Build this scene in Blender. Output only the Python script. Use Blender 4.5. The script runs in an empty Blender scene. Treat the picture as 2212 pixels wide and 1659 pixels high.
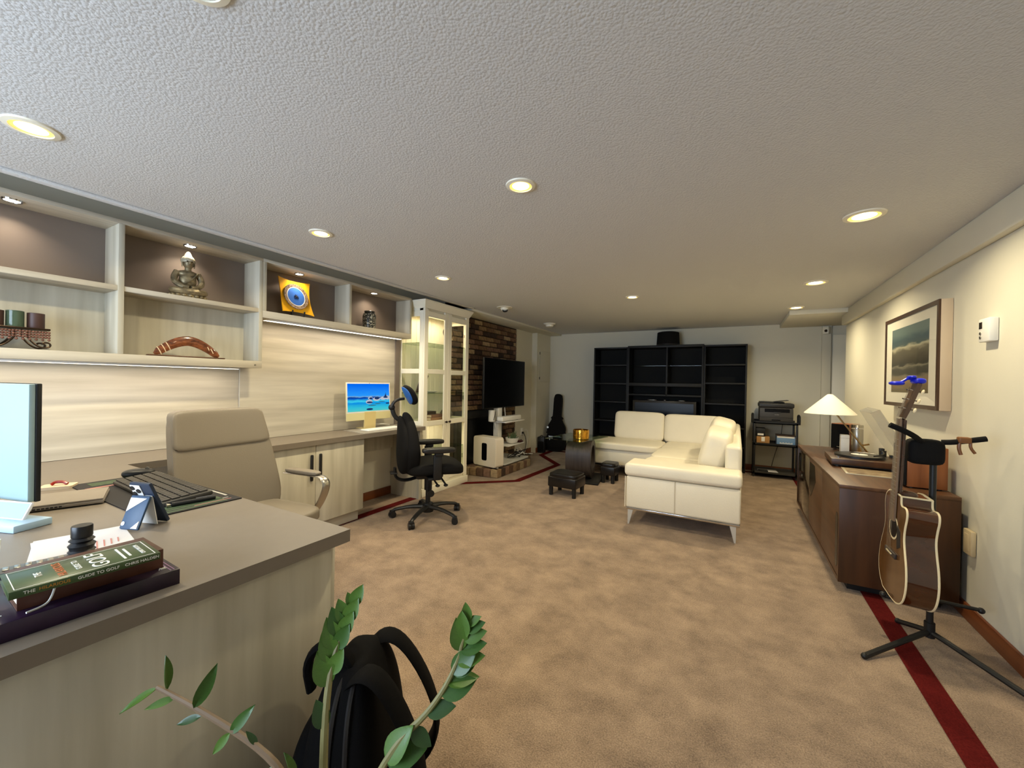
import bpy, bmesh, math, random
from mathutils import Vector, Matrix
random.seed(7)
C = bpy.context.scene.collection
PI = math.pi
SC = bpy.context.scene

# ------------------------------------------------------------------ camera, world, exposure
cam_d = bpy.data.cameras.new('camera'); cam = bpy.data.objects.new('camera', cam_d); C.objects.link(cam)
cam_d.sensor_width = 36.0; cam_d.lens = 864.8 / 2212 * 36.0; cam_d.clip_start = 0.02; cam_d.clip_end = 100
RW = ((0.871779, 0.489547, 0.018556), (0.018194, 0.005496, -0.999819), (-0.489561, 0.871960, -0.004115))
cam.matrix_world = Matrix(((RW[0][0], -RW[1][0], -RW[2][0], 0.0), (RW[0][1], -RW[1][1], -RW[2][1], 0.0),
                           (RW[0][2], -RW[1][2], -RW[2][2], 1.22), (0, 0, 0, 1)))
SC.camera = cam
wd = bpy.data.worlds.new('world'); SC.world = wd; wd.use_nodes = True
bg = wd.node_tree.nodes['Background']; bg.inputs[0].default_value = (0.64, 0.78, 1.0, 1); bg.inputs[1].default_value = 16.0
SC.view_settings.view_transform = 'Standard'; SC.view_settings.look = 'None'
SC.view_settings.gamma = 1.0; SC.view_settings.use_curve_mapping = False
SC.view_settings.exposure = 0.0
SC.cycles.transparent_max_bounces = 24
CAN_W = 12.0; PUCK_W = 1.0; STRIP_W = 1.9
WARM = (1.0, 0.86, 0.56)

# ------------------------------------------------------------------ material helpers
def lin(c):
    return tuple((v / 12.92 if v <= 0.04045 else ((v + 0.055) / 1.055) ** 2.4) for v in (x / 255 for x in c))
MATS = {}
def mat(name, rgb, rough=0.5, metal=0.0, noise=0.0, nscale=(8, 8, 8), bump=0.0, bscale=60, emit=0.0, trans=0.0, ior=1.45,
        coat=0.0, dark=None, detail=4, spec=0.5, sss=0):
    if name in MATS: return MATS[name]
    m = bpy.data.materials.new(name); m.use_nodes = True; nt = m.node_tree
    b = nt.nodes['Principled BSDF']; col = lin(rgb)
    b.inputs['Base Color'].default_value = (*col, 1); b.inputs['Roughness'].default_value = rough
    b.inputs['Metallic'].default_value = metal; b.inputs['IOR'].default_value = ior
    b.inputs['Specular IOR Level'].default_value = spec
    if coat: b.inputs['Coat Weight'].default_value = coat
    if trans: b.inputs['Transmission Weight'].default_value = trans
    if emit:
        b.inputs['Emission Color'].default_value = (*col, 1); b.inputs['Emission Strength'].default_value = emit
    if noise or bump:
        tc = nt.nodes.new('ShaderNodeTexCoord')
    if noise:
        mp = nt.nodes.new('ShaderNodeMapping'); mp.inputs['Scale'].default_value = nscale
        nt.links.new(tc.outputs['Object'], mp.inputs[0])
        nz = nt.nodes.new('ShaderNodeTexNoise'); nz.inputs['Scale'].default_value = 1.0; nz.inputs['Detail'].default_value = detail
        nt.links.new(mp.outputs[0], nz.inputs['Vector'])
        rp = nt.nodes.new('ShaderNodeValToRGB'); rp.color_ramp.elements[0].position = 0.3; rp.color_ramp.elements[1].position = 0.72
        dk = lin(dark) if dark else tuple(max(0, v * (1 - noise)) for v in col)
        rp.color_ramp.elements[0].color = (*dk, 1); rp.color_ramp.elements[1].color = (*col, 1)
        nt.links.new(nz.outputs['Fac'], rp.inputs[0]); nt.links.new(rp.outputs[0], b.inputs['Base Color'])
    if bump:
        n2 = nt.nodes.new('ShaderNodeTexNoise'); n2.inputs['Scale'].default_value = bscale; n2.inputs['Detail'].default_value = 3
        nt.links.new(tc.outputs['Object'], n2.inputs['Vector'])
        bp = nt.nodes.new('ShaderNodeBump'); bp.inputs['Strength'].default_value = bump; bp.inputs['Distance'].default_value = 0.01
        nt.links.new(n2.outputs['Fac'], bp.inputs['Height']); nt.links.new(bp.outputs[0], b.inputs['Normal'])
    MATS[name] = m
    return m
def glow(name, rgb, strength):
    if name in MATS: return MATS[name]
    m = bpy.data.materials.new(name); m.use_nodes = True; nt = m.node_tree; nt.nodes.remove(nt.nodes['Principled BSDF'])
    e = nt.nodes.new('ShaderNodeEmission'); e.inputs[0].default_value = (*lin(rgb), 1); e.inputs[1].default_value = strength
    nt.links.new(e.outputs[0], nt.nodes['Material Output'].inputs[0]); MATS[name] = m
    return m
def pane_glass(name, tint=(235, 245, 235), refl=1.0, haze=0.0):
    if name in MATS: return MATS[name]
    m = bpy.data.materials.new(name); m.use_nodes = True; nt = m.node_tree; nt.nodes.remove(nt.nodes['Principled BSDF'])
    t = nt.nodes.new('ShaderNodeBsdfTransparent'); t.inputs[0].default_value = (*lin(tint), 1)
    g = nt.nodes.new('ShaderNodeBsdfGlossy'); g.inputs['Roughness'].default_value = 0.02
    f = nt.nodes.new('ShaderNodeFresnel'); f.inputs[0].default_value = 1.45
    mu = nt.nodes.new('ShaderNodeMath'); mu.operation = 'MULTIPLY'; mu.inputs[1].default_value = refl
    ge = nt.nodes.new('ShaderNodeNewGeometry'); fr = nt.nodes.new('ShaderNodeMath'); fr.operation = 'SUBTRACT'; fr.inputs[0].default_value = refl
    nt.links.new(ge.outputs['Backfacing'], fr.inputs[1]); fr.use_clamp = True
    nt.links.new(f.outputs[0], mu.inputs[0]); nt.links.new(fr.outputs[0], mu.inputs[1]); mu.use_clamp = True
    x = nt.nodes.new('ShaderNodeMixShader'); nt.links.new(mu.outputs[0], x.inputs[0]); nt.links.new(t.outputs[0], x.inputs[1]); nt.links.new(g.outputs[0], x.inputs[2])
    out = x
    if haze:
        df = nt.nodes.new('ShaderNodeBsdfDiffuse'); df.inputs[0].default_value = (.75, .74, .7, 1); tl_ = nt.nodes.new('ShaderNodeBsdfTranslucent'); tl_.inputs[0].default_value = (.75, .74, .7, 1)
        a2 = nt.nodes.new('ShaderNodeMixShader'); nt.links.new(df.outputs[0], a2.inputs[1]); nt.links.new(tl_.outputs[0], a2.inputs[2])
        out = nt.nodes.new('ShaderNodeMixShader'); out.inputs[0].default_value = haze; nt.links.new(x.outputs[0], out.inputs[1]); nt.links.new(a2.outputs[0], out.inputs[2])
    nt.links.new(out.outputs[0], nt.nodes['Material Output'].inputs[0]); MATS[name] = m
    return m
def carpet(name, rgb, dark, sheen=0.2):
    m = bpy.data.materials.new(name); m.use_nodes = True; nt = m.node_tree; b = nt.nodes['Principled BSDF']
    b.inputs['Roughness'].default_value = 1.0; b.inputs['Specular IOR Level'].default_value = 0.05
    b.inputs['Sheen Weight'].default_value = sheen
    tc = nt.nodes.new('ShaderNodeTexCoord')
    def nz(s, d, r=0.6):
        n = nt.nodes.new('ShaderNodeTexNoise'); n.inputs['Scale'].default_value = s; n.inputs['Detail'].default_value = d; n.inputs['Roughness'].default_value = r
        nt.links.new(tc.outputs['Object'], n.inputs['Vector']); return n
    big, fine = nz(5.5, 8, .68), nz(190, 2)
    mx = nt.nodes.new('ShaderNodeMix'); mx.data_type = 'FLOAT'; mx.inputs[0].default_value = 0.5
    nt.links.new(big.outputs['Fac'], mx.inputs[2]); nt.links.new(fine.outputs['Fac'], mx.inputs[3])
    rp = nt.nodes.new('ShaderNodeValToRGB'); rp.color_ramp.elements[0].position = 0.36; rp.color_ramp.elements[1].position = 0.64
    rp.color_ramp.elements[0].color = (*lin(dark), 1); rp.color_ramp.elements[1].color = (*lin(rgb), 1)
    nt.links.new(mx.outputs[0], rp.inputs[0]); nt.links.new(rp.outputs[0], b.inputs['Base Color'])
    bp = nt.nodes.new('ShaderNodeBump'); bp.inputs['Strength'].default_value = 0.6; bp.inputs['Distance'].default_value = 0.008
    nt.links.new(fine.outputs['Fac'], bp.inputs['Height']); nt.links.new(bp.outputs[0], b.inputs['Normal'])
    MATS[name] = m; return m
def wood(name, rgb, dark, along='z', rough=0.45, f=28):
    s = {'x': (1.2, f, f), 'y': (f, 1.2, f), 'z': (f, f, 1.2)}[along]
    return mat(name, rgb, rough, noise=1, nscale=s, dark=dark, detail=6)
# ------------------------------------------------------------------ mesh helpers
class B:
    def __init__(s): s.bm = bmesh.new()
    def _x(s, vs, M):
        if M is not None: bmesh.ops.transform(s.bm, matrix=M, verts=vs)
    def box(s, x0, x1, y0, y1, z0, z1, bev=0, seg=2, M=None):
        r = bmesh.ops.create_cube(s.bm, size=1.0); vs = r['verts']
        for v in vs: v.co = Vector((x0 + (v.co.x + .5) * (x1 - x0), y0 + (v.co.y + .5) * (y1 - y0), z0 + (v.co.z + .5) * (z1 - z0)))
        if bev:
            es = list({e for v in vs for e in v.link_edges})
            o = bmesh.ops.bevel(s.bm, geom=es, offset=min(bev, .49 * min(abs(x1 - x0), abs(y1 - y0), abs(z1 - z0))), segments=seg, affect='EDGES', profile=0.5)
            vs = list({v for f in o['faces'] for v in f.verts})
        s._x(vs, M); return s
    def cyl(s, c, r, h, axis='z', n=24, r2=None, M=None):
        res = bmesh.ops.create_cone(s.bm, cap_ends=True, segments=n, radius1=r, radius2=r if r2 is None else r2, depth=h)
        vs = res['verts']; R = {'z': Matrix.Identity(4), 'x': Matrix.Rotation(PI / 2, 4, 'Y'), 'y': Matrix.Rotation(-PI / 2, 4, 'X')}[axis]
        bmesh.ops.transform(s.bm, matrix=Matrix.Translation(c) @ R, verts=vs); s._x(vs, M); return s
    def sph(s, c, r, sc=(1, 1, 1), n=16, M=None):
        res = bmesh.ops.create_uvsphere(s.bm, u_segments=n, v_segments=max(6, n // 2), radius=r); vs = res['verts']
        for v in vs: v.co = Vector((v.co.x * sc[0] + c[0], v.co.y * sc[1] + c[1], v.co.z * sc[2] + c[2]))
        s._x(vs, M); return s
    def tube(s, pts, r, n=8, M=None, closed=False, flat=None):
        P = [Vector(p) for p in pts]; k = len(P); rs = r if isinstance(r, (list, tuple)) else [r] * k
        if len(rs) != k: rs = [(lambda q, j: rs[j] + (rs[min(j + 1, len(rs) - 1)] - rs[j]) * (q - j))(i * (len(rs) - 1) / (k - 1), int(i * (len(rs) - 1) / (k - 1))) for i in range(k)]
        rings = []; up = None
        for i in range(k):
            t = (P[(i + 1) % k] - P[i - 1]) if closed else (P[min(i + 1, k - 1)] - P[max(i - 1, 0)])
            t.normalize()
            if up is None:
                up = Vector((0, 0, 1)) if abs(t.z) < .9 else Vector((1, 0, 0))
            a = t.cross(up); a.normalize(); b = a.cross(t); b.normalize(); up = b
            fl = flat or (1, 1)
            rings.append([s.bm.verts.new(P[i] + a * (rs[i] * fl[0] * math.cos(2 * PI * j / n)) + b * (rs[i] * fl[1] * math.sin(2 * PI * j / n))) for j in range(n)])
        for i in range(k if closed else k - 1):
            A, Bb = rings[i], rings[(i + 1) % k]
            for j in range(n): s.bm.faces.new((A[j], A[(j + 1) % n], Bb[(j + 1) % n], Bb[j]))
        if not closed:
            s.bm.faces.new(list(reversed(rings[0]))); s.bm.faces.new(rings[-1])
        s._x([v for q in rings for v in q], M); return s
    def lathe(s, prof, c=(0, 0, 0), n=28, M=None, sc=(1, 1)):
        rings = [[s.bm.verts.new((c[0] + r * sc[0] * math.cos(2 * PI * j / n), c[1] + r * sc[1] * math.sin(2 * PI * j / n), c[2] + z)) for j in range(n)] for r, z in prof]
        for A, Bb in zip(rings, rings[1:]):
            for j in range(n): s.bm.faces.new((A[j], A[(j + 1) % n], Bb[(j + 1) % n], Bb[j]))
        if prof[0][0] > 1e-5: s.bm.faces.new(list(reversed(rings[0])))
        if prof[-1][0] > 1e-5: s.bm.faces.new(rings[-1])
        s._x([v for q in rings for v in q], M); return s
    def prism(s, poly, a, b, axis='z', M=None, bev=0):
        def co(p, t): return {'z': (p[0], p[1], t), 'x': (t, p[0], p[1]), 'y': (p[0], t, p[1])}[axis]
        A = [s.bm.verts.new(co(p, a)) for p in poly]; Bv = [s.bm.verts.new(co(p, b)) for p in poly]; k = len(poly)
        s.bm.faces.new(A); s.bm.faces.new(list(reversed(Bv)))
        for i in range(k): s.bm.faces.new((A[i], Bv[i], Bv[(i + 1) % k], A[(i + 1) % k]))
        vs = A + Bv
        if bev:
            es = [e for v in vs for e in v.link_edges]
            cap = list({e for e in es if len({w in A for w in e.verts}) == 1})
            o = bmesh.ops.bevel(s.bm, geom=cap, offset=bev, segments=2, affect='EDGES')
            vs = list({v for f in o['faces'] for v in f.verts} | {v for v in vs if v.is_valid})
        s._x(vs, M); return s
    def pillow(s, c, h, p=5.0, n=8, M=None, f=None):
        vs = {}
        def V(q):
            k = tuple(round(t, 5) for t in q)
            if k not in vs:
                l = sum(abs(t) ** p for t in q) ** (1 / p); w = Vector(q) / l
                w = Vector((w.x * h[0], w.y * h[1], w.z * h[2]))
                if f: w = f(w)
                vs[k] = s.bm.verts.new(w + Vector(c))
            return vs[k]
        g = [-1 + 2 * i / n for i in range(n + 1)]
        for ax in range(3):
            for sg in (-1, 1):
                for i in range(n):
                    for j in range(n):
                        q = []
                        for (a, b_) in ((i, j), (i + 1, j), (i + 1, j + 1), (i, j + 1)):
                            t = [0, 0, 0]; t[ax] = sg; t[(ax + 1) % 3] = g[a]; t[(ax + 2) % 3] = g[b_]; q.append(V(t))
                        s.bm.faces.new(q if sg > 0 else q[::-1])
        s._x(list(vs.values()), M); return s
    def quad(s, *ps):
        s.bm.faces.new([s.bm.verts.new(p) for p in ps]); return s
    def mesh(s, name, m):
        bmesh.ops.recalc_face_normals(s.bm, faces=s.bm.faces)
        me = bpy.data.meshes.new(name); s.bm.to_mesh(me); s.bm.free()
        me.materials.append(MATS[m] if isinstance(m, str) else m)
        me.shade_smooth(); me.set_sharp_from_angle(angle=math.radians(35)); return me
    def done(s, name, m, parent=None, local=False):
        return put(name, s.mesh(name, m), parent, local)
TM = {}
def put(name, me, parent=None, local=False, M=None):
    o = bpy.data.objects.new(name, me); C.objects.link(o)
    if parent is not None:
        o.parent = parent
        if parent.name in TM and not local: o.matrix_parent_inverse = TM[parent.name].inverted()
    if M is not None: o.matrix_basis = M
    return o
def thing(name, label, cat, loc=(0, 0, 0), rz=0.0, group=None):
    o = bpy.data.objects.new(name, None); C.objects.link(o); o.empty_display_size = .05
    M = Matrix.Translation(loc) @ Matrix.Rotation(rz, 4, 'Z'); o.matrix_basis = M; TM[o.name] = M
    return tag(o, label, cat, group)
def tag(o, label, cat, group=None):
    o['label'] = label; o['category'] = cat
    if group: o['group'] = group
    return o
def struct(o, label=None):
    o['kind'] = 'structure'
    if label: o['label'] = label
    return o
def lamp(name, kind, loc, power, color=WARM, parent=None, size=.1, rot=(0, 0, 0), size_y=None, spread=None, local=False, vis=True):
    d = bpy.data.lights.new(name, kind); d.energy = power; d.color = color
    if kind == 'AREA':
        d.size = size
        if size_y: d.shape = 'RECTANGLE'; d.size_y = size_y
        else: d.shape = 'DISK'
        if spread: d.spread = spread
    else: d.shadow_soft_size = size
    o = bpy.data.objects.new(name, d); C.objects.link(o); o.location = loc; o.rotation_euler = rot
    if parent is not None:
        o.parent = parent
        if parent.name in TM and not local: o.matrix_parent_inverse = TM[parent.name].inverted()
    return o
def text(s, size, m, M, parent, name='lettering', depth=.0006, align='CENTER'):
    cu = bpy.data.curves.new(name, 'FONT'); cu.body = s; cu.size = size; cu.extrude = depth; cu.align_x = align; cu.align_y = 'CENTER'; cu.resolution_u = 3
    t = bpy.data.objects.new('tmp', cu); C.objects.link(t); bpy.context.view_layer.update()
    me = bpy.data.meshes.new_from_object(t.evaluated_get(bpy.context.evaluated_depsgraph_get()))
    bpy.data.objects.remove(t); bpy.data.curves.remove(cu); me.name = name; me.materials.clear(); me.materials.append(MATS[m]); me.transform(M)
    return me
def addtext(s, size, m, M, parent, name='lettering', local=True):
    return put(name, text(s, size, m, M, parent, name), parent, local)
def T(x, y, z): return Matrix.Translation((x, y, z))
def RX(a): return Matrix.Rotation(math.radians(a), 4, 'X')
def RY(a): return Matrix.Rotation(math.radians(a), 4, 'Y')
def RZ(a): return Matrix.Rotation(math.radians(a), 4, 'Z')
def arc(cx, cy, r, a0, a1, n):
    return [(cx + r * math.cos(math.radians(a0 + (a1 - a0) * i / n)), cy + r * math.sin(math.radians(a0 + (a1 - a0) * i / n))) for i in range(n + 1)]
def rrect(x0, x1, y0, y1, r, n=4):
    return arc(x1 - r, y1 - r, r, 0, 90, n) + arc(x0 + r, y1 - r, r, 90, 180, n) + arc(x0 + r, y0 + r, r, 180, 270, n) + arc(x1 - r, y0 + r, r, 270, 360, n)
def smooth(pts, it=2, closed=False):
    P = [Vector(p) for p in pts]
    for _ in range(it):
        Q = [] if closed else [P[0]]
        n = len(P)
        for i in range(n if closed else n - 1):
            a, b = P[i], P[(i + 1) % n]; Q += [a * .75 + b * .25, a * .25 + b * .75]
        if not closed: Q.append(P[-1])
        P = Q
    return P

# ------------------------------------------------------------------ materials
mat('wall_paint', (219, 214, 196), .85, noise=.04, nscale=(2, 2, 2), bump=.05, bscale=220)
carpet('carpet', (170, 146, 122), (104, 86, 70))
carpet('carpet_red', (100, 29, 27), (70, 17, 17), 0.0)
wood('base_wood', (134, 74, 34), (92, 44, 20), 'y')
wood('base_wood_x', (134, 74, 34), (92, 44, 20), 'x')
wood('pale_v', (204, 198, 180), (176, 169, 150), 'z', .5, f=16)
wood('pale_h', (204, 196, 178), (170, 161, 144), 'y', .5, f=18)
mat('taupe_panel', (118, 106, 96), .55, noise=.04, nscale=(3, 3, 3))
mat('taupe_top', (124, 114, 102), .42, noise=.05, nscale=(30, 30, 30))
mat('white_lacquer', (240, 234, 214), .35)
mat('white_plastic', (232, 230, 224), .35)
mat('black_plastic', (22, 22, 23), .45)
mat('soft_black', (15, 14, 14), .8, bump=.2, bscale=400, spec=.2)
mat('black_wood', (17, 16, 15), .55, noise=.25, nscale=(30, 30, 4))
mat('black_panel', (21, 21, 19), .7, spec=.25)
mat('screen_black', (4, 4, 5), .25, spec=.3)
mat('chrome', (210, 210, 212), .12, metal=1)
mat('steel', (178, 174, 166), .3, metal=1)
mat('brass', (214, 160, 62), .16, metal=1, bump=.25, bscale=45)
mat('dark_bronze', (60, 48, 38), .35, metal=.9)
mat('leather_white', (238, 229, 207), .42, noise=.05, nscale=(5, 5, 5), bump=.12, bscale=160)
mat('leather_grey', (126, 117, 104), .4, bump=.08, bscale=200)
mat('leather_black', (24, 21, 20), .28)
wood('walnut_y', (100, 68, 44), (68, 43, 27), 'y', .38)
wood('walnut_z', (82, 51, 30), (50, 30, 17), 'z', .38, f=14)
wood('dark_oak', (66, 56, 50), (40, 33, 30), 'z', .45)
pane_glass('clear_glass', (253, 253, 251), .8); pane_glass('green_glass', (216, 228, 214), 1.4); pane_glass('acrylic', (246, 244, 238), .9, .26)

# ------------------------------------------------------------------ the room
CEIL = 2.115; YB = 6.85; XR = 1.10; YR = -1.55; XL = -3.24
m = mat('ceiling_paint', (208, 207, 205), .9)
nt = m.node_tree; tc = nt.nodes.new('ShaderNodeTexCoord'); n1 = nt.nodes.new('ShaderNodeTexNoise'); n1.inputs['Scale'].default_value = 150; n1.inputs['Detail'].default_value = 2.5; n1.inputs['Roughness'].default_value = .55
vz = nt.nodes.new('ShaderNodeTexVoronoi'); vz.inputs['Scale'].default_value = 110
nt.links.new(tc.outputs['Object'], n1.inputs['Vector']); nt.links.new(tc.outputs['Object'], vz.inputs['Vector'])
ad = nt.nodes.new('ShaderNodeMath'); ad.operation = 'SUBTRACT'; nt.links.new(n1.outputs['Fac'], ad.inputs[0]); nt.links.new(vz.outputs['Distance'], ad.inputs[1])
bp = nt.nodes.new('ShaderNodeBump'); bp.inputs['Strength'].default_value = .24; bp.inputs['Distance'].default_value = .007
nt.links.new(ad.outputs[0], bp.inputs['Height']); nt.links.new(bp.outputs[0], nt.nodes['Principled BSDF'].inputs['Normal'])
struct(B().box(-3.45, 2.2, YR - .1, YB + .1, -.1, 0).done('floor', 'carpet'))
TZ = 2.36; cl = B(); cl.box(-2.82, 2.2, YR - .1, YB + .1, CEIL, CEIL + .1).box(-3.45, -2.82, 4.0, YB + .1, CEIL, CEIL + .1)
cl.box(-3.45, -2.80, YR - .1, 4.05, TZ, TZ + .05).box(-2.82, -2.78, YR - .1, 4.05, CEIL + .1, TZ).box(-3.45, -2.80, YR - .1, YR, CEIL - .01, TZ).box(-3.45, -2.80, 4.0, 4.05, CEIL, TZ)
struct(cl.done('ceiling', 'ceiling_paint'))
struct(B().box(-2.835, -2.79, YR, 4.0, 2.098, 2.1155, .006).done('trim_6', 'ceiling_paint'), 'thin plaster lip edging the ceiling above the wall shelves')
struct(B().box(-3.45, XL, YR, 4.0, 0, 2.36).box(-3.45, XL, 4.0, 5.72, 0, CEIL).done('wall_left', 'wall_paint'))
struct(B().box(-3.45, -3.14, 5.72, 6.29, 0, CEIL).done('wall_return', 'wall_paint'))
struct(B().box(-3.45, -3.04, 6.29, YB, 0, CEIL).done('wall_pier', 'wall_paint'))
struct(B().box(-3.45, 2.2, YB, YB + .1, 0, CEIL).done('wall_back', 'wall_paint'))
struct(B().box(XR, 1.26, YR, 5.97, 0, CEIL).done('wall_right', 'wall_paint'))
struct(B().box(2.1, 2.2, 5.97, YB, 0, CEIL).done('wall_alcove', 'wall_paint'))
struct(B().box(1.26, 2.2, 5.87, 5.97, 0, CEIL).done('wall_alcove_near', 'wall_paint'))
WX0, WX1, WZ0, WZ1 = -2.95, -.75, .62, 1.95
w = B(); w.box(-3.45, WX0, YR - .1, YR, 0, CEIL).box(WX1, 1.26, YR - .1, YR, 0, CEIL).box(WX0, WX1, YR - .1, YR, 0, WZ0).box(WX0, WX1, YR - .1, YR, WZ1, CEIL)
struct(w.done('wall_rear', 'wall_paint'))
wf = B(); fz = .05
wf.box(WX0, WX1, YR - .08, YR - .02, WZ0, WZ0 + fz).box(WX0, WX1, YR - .08, YR - .02, WZ1 - fz, WZ1)
for xx in (WX0, WX0 + 1.075, WX1 - fz): wf.box(xx, xx + fz, YR - .08, YR - .02, WZ0, WZ1)
win = struct(wf.done('window_1', 'white_lacquer'))
B().box(WX0 + fz, WX0 + 1.075, YR - .055, YR - .05, WZ0 + fz, WZ1 - fz).done('pane', 'clear_glass', win)
B().box(WX0 + 1.125, WX1 - fz, YR - .055, YR - .05, WZ0 + fz, WZ1 - fz).done('pane', 'clear_glass', win)
pl = lamp('window_portal', 'AREA', ((WX0 + WX1) / 2, YR - .12, (WZ0 + WZ1) / 2), 1, (1, 1, 1), win, WX1 - WX0, (PI / 2, 0, 0), WZ1 - WZ0)
pl.data.cycles.is_portal = True
# soffits
struct(B().box(XL, -2.82, 4.0, YB, 2.088, CEIL, .006).done('trim_1', 'wall_paint'), 'low plaster soffit along the left wall')
struct(B().box(1.055, XR, YR, 5.97, 1.955, CEIL, .012).done('trim_2', 'wall_paint'), 'narrow plaster soffit along the right wall')
struct(B().box(.52, 1.3, 5.66, YB, 2.065, CEIL, .004).done('trim_3', 'wall_paint'), 'boxed soffit in the far right corner')
struct(B().box(1.0, 1.10, YB - .05, YB, 0, 2.085, .004).done('trim_4', 'wall_paint'), 'boxed pipe chase beside the far door')
d = struct(B().box(1.12, 1.95, YB - .02, YB + .02, 0, 1.94, .003).done('door_1', 'white_lacquer'), 'white door in the far right alcove')
B().sph((1.85, YB - .05, .95), .025).done('door_knob', 'steel', d)
# baseboards
def bb(name, x0, x1, y0, y1, mm): return struct(B().box(x0, x1, y0, y1, 0, .085, .004).done(name, mm))
bb('baseboard_right', 1.085, XR, YR, 5.97, 'base_wood'); bb('baseboard_back', -3.04, 1.0, YB - .014, YB, 'base_wood_x')
bb('baseboard_left', XL, XL + .014, 2.4, 3.15, 'base_wood'); bb('baseboard_pier', -3.04, -3.026, 6.29, YB, 'base_wood')
bb('baseboard_return', -3.14, -3.126, 5.72, 6.29, 'base_wood')
# red carpet border
def band(name, pts, w=.092):
    b = B(); P = [Vector((p[0], p[1], 0)) for p in pts]; L = []; n = len(P)
    for i in range(n):
        d0 = (P[i] - P[max(i - 1, 0)]); d1 = (P[min(i + 1, n - 1)] - P[i])
        d0 = d0.normalized() if d0.length else d1.normalized(); d1 = d1.normalized() if d1.length else d0
        n0 = Vector((-d0.y, d0.x, 0)); n1 = Vector((-d1.y, d1.x, 0)); q = (n0 + n1).normalized(); k = w / 2 / max(.3, q.dot(n0))
        L.append((P[i] + q * k, P[i] - q * k))
    for (a, b1), (c, d_) in zip(L, L[1:]):
        b.quad((a.x, a.y, .003), (b1.x, b1.y, .003), (d_.x, d_.y, .003), (c.x, c.y, .003))
    return struct(b.done(name, 'carpet_red'), 'dark red border band set into the beige carpet')
band('trim_5', [(-2.9, YR), (-2.9, 3.84), (-2.35, 4.36), (-2.31, 5.55), (-2.86, 6.15), (-2.88, 6.66), (.715, 6.66), (.715, YR)])
# electrical panel door, outlets
t = thing('breaker_panel', 'cream breaker panel door on the far left wall pier', 'panel', (-3.03, 6.6, 1.24))
B().box(-3.04, -3.031, 6.36, 6.82, 1.235, 1.79, .003).done('panel_door', 'wall_paint', t)
for z in (1.28, 1.72): B().box(-3.032, -3.024, 6.37, 6.385, z, z + .045).done('hinge', 'black_plastic', t)
B().box(-3.033, -3.030, 6.378, 6.382, 1.30, 1.73).done('door_gap', 'black_plastic', t)
# ------------------------------------------------------------------ ceiling lights
def can(x, y, r, name='recessed_light', label='', on=True, W=CAN_W):
    if not on: mat('dull_lens', (150, 140, 126), .6)
    t = thing(name, label, 'light', (x, y, CEIL), 0, 'recessed ceiling lights')
    B().lathe([(r, -.0005), (r * 1.02, -.009), (r * 1.32, -.006), (r * 1.36, -.0003)], (0, 0, 0), 32).done('trim_ring', 'white_lacquer', t, True)
    B().lathe([(r * .72, -.0035), (r * 1.0, -.0045)], n=32).done('reflector', mat('can_gold', (255, 214, 110), .3, emit=1.2) if on else 'dull_lens', t, True)
    B().lathe([(0, -.007), (r * .45, -.0065), (r * .76, -.005)], n=32).done('lens', glow('can_lens', (255, 236, 205), 9) if on else 'dull_lens', t, True)
    if on: lamp('bulb', 'AREA', (0, 0, -.011), W, WARM, t, r * 1.45, (0, 0, 0), None, math.radians(150), True)
    return t
can(-2.253, .409, .055, label='recessed ceiling light at the near end above the shelves')
can(-2.241, 1.562, .05, label='recessed ceiling light above the grey desk chair')
can(-2.236, 2.727, .05, label='recessed ceiling light above the black task chair')
can(-.871, 1.598, .05, label='recessed ceiling light in the middle of the near ceiling')
can(-.944, 4.153, .05, label='recessed ceiling light above the white sofa')
can(.557, 2.684, .066, label='recessed ceiling light near the right wall, in front of the painting')
can(.567, 4.214, .066, label='recessed ceiling light above the walnut console')
can(.562, 5.442, .06, label='recessed ceiling light beside the boxed corner soffit')
can(-1.075, .43, .05, label='unlit recessed ceiling light cut off by the top of the picture', on=False)
t = thing('eyeball_light', 'unlit eyeball spotlight in the ceiling near the glass cabinet', 'light', (-2.438, 4.127, CEIL))
B().lathe([(.05, 0), (.05, -.008), (.09, -.006), (.095, 0)], n=28).done('trim_ring', 'white_lacquer', t, True)
B().sph((0, 0, -.012), .05, (1, 1, .75)).done('eyeball', 'white_lacquer', t, True)
B().lathe([(.032, 0), (.032, .012), (.022, .012), (.022, 0)], n=20, M=T(.02, -.022, -.045) @ RY(25) @ RX(40)).done('aperture', 'black_plastic', t, True)
t = thing('smoke_detector', 'round white smoke detector on the far ceiling', 'detector', (-2.475, 5.527, CEIL))
B().lathe([(.09, 0), (.085, -.012), (.06, -.02), (.055, -.045), (.04, -.052), (0, -.052)], n=28).done('housing', 'white_lacquer', t, True)
B().lathe([(.0565, -.036), (.054, -.046)], n=28).done('vent_slot', 'black_plastic', t, True)
t = thing('motion_sensor', 'small white motion sensor up in the far right corner', 'sensor', (1.04, 6.77, 1.98))
B().box(-.035, .035, -.03, .03, -.03, .07, .01, M=RZ(-30)).done('housing', 'white_lacquer', t, True)
B().cyl((-.01, -.032, .01), .018, .01, 'y').done('lens', 'dark_bronze', t, True)

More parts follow.
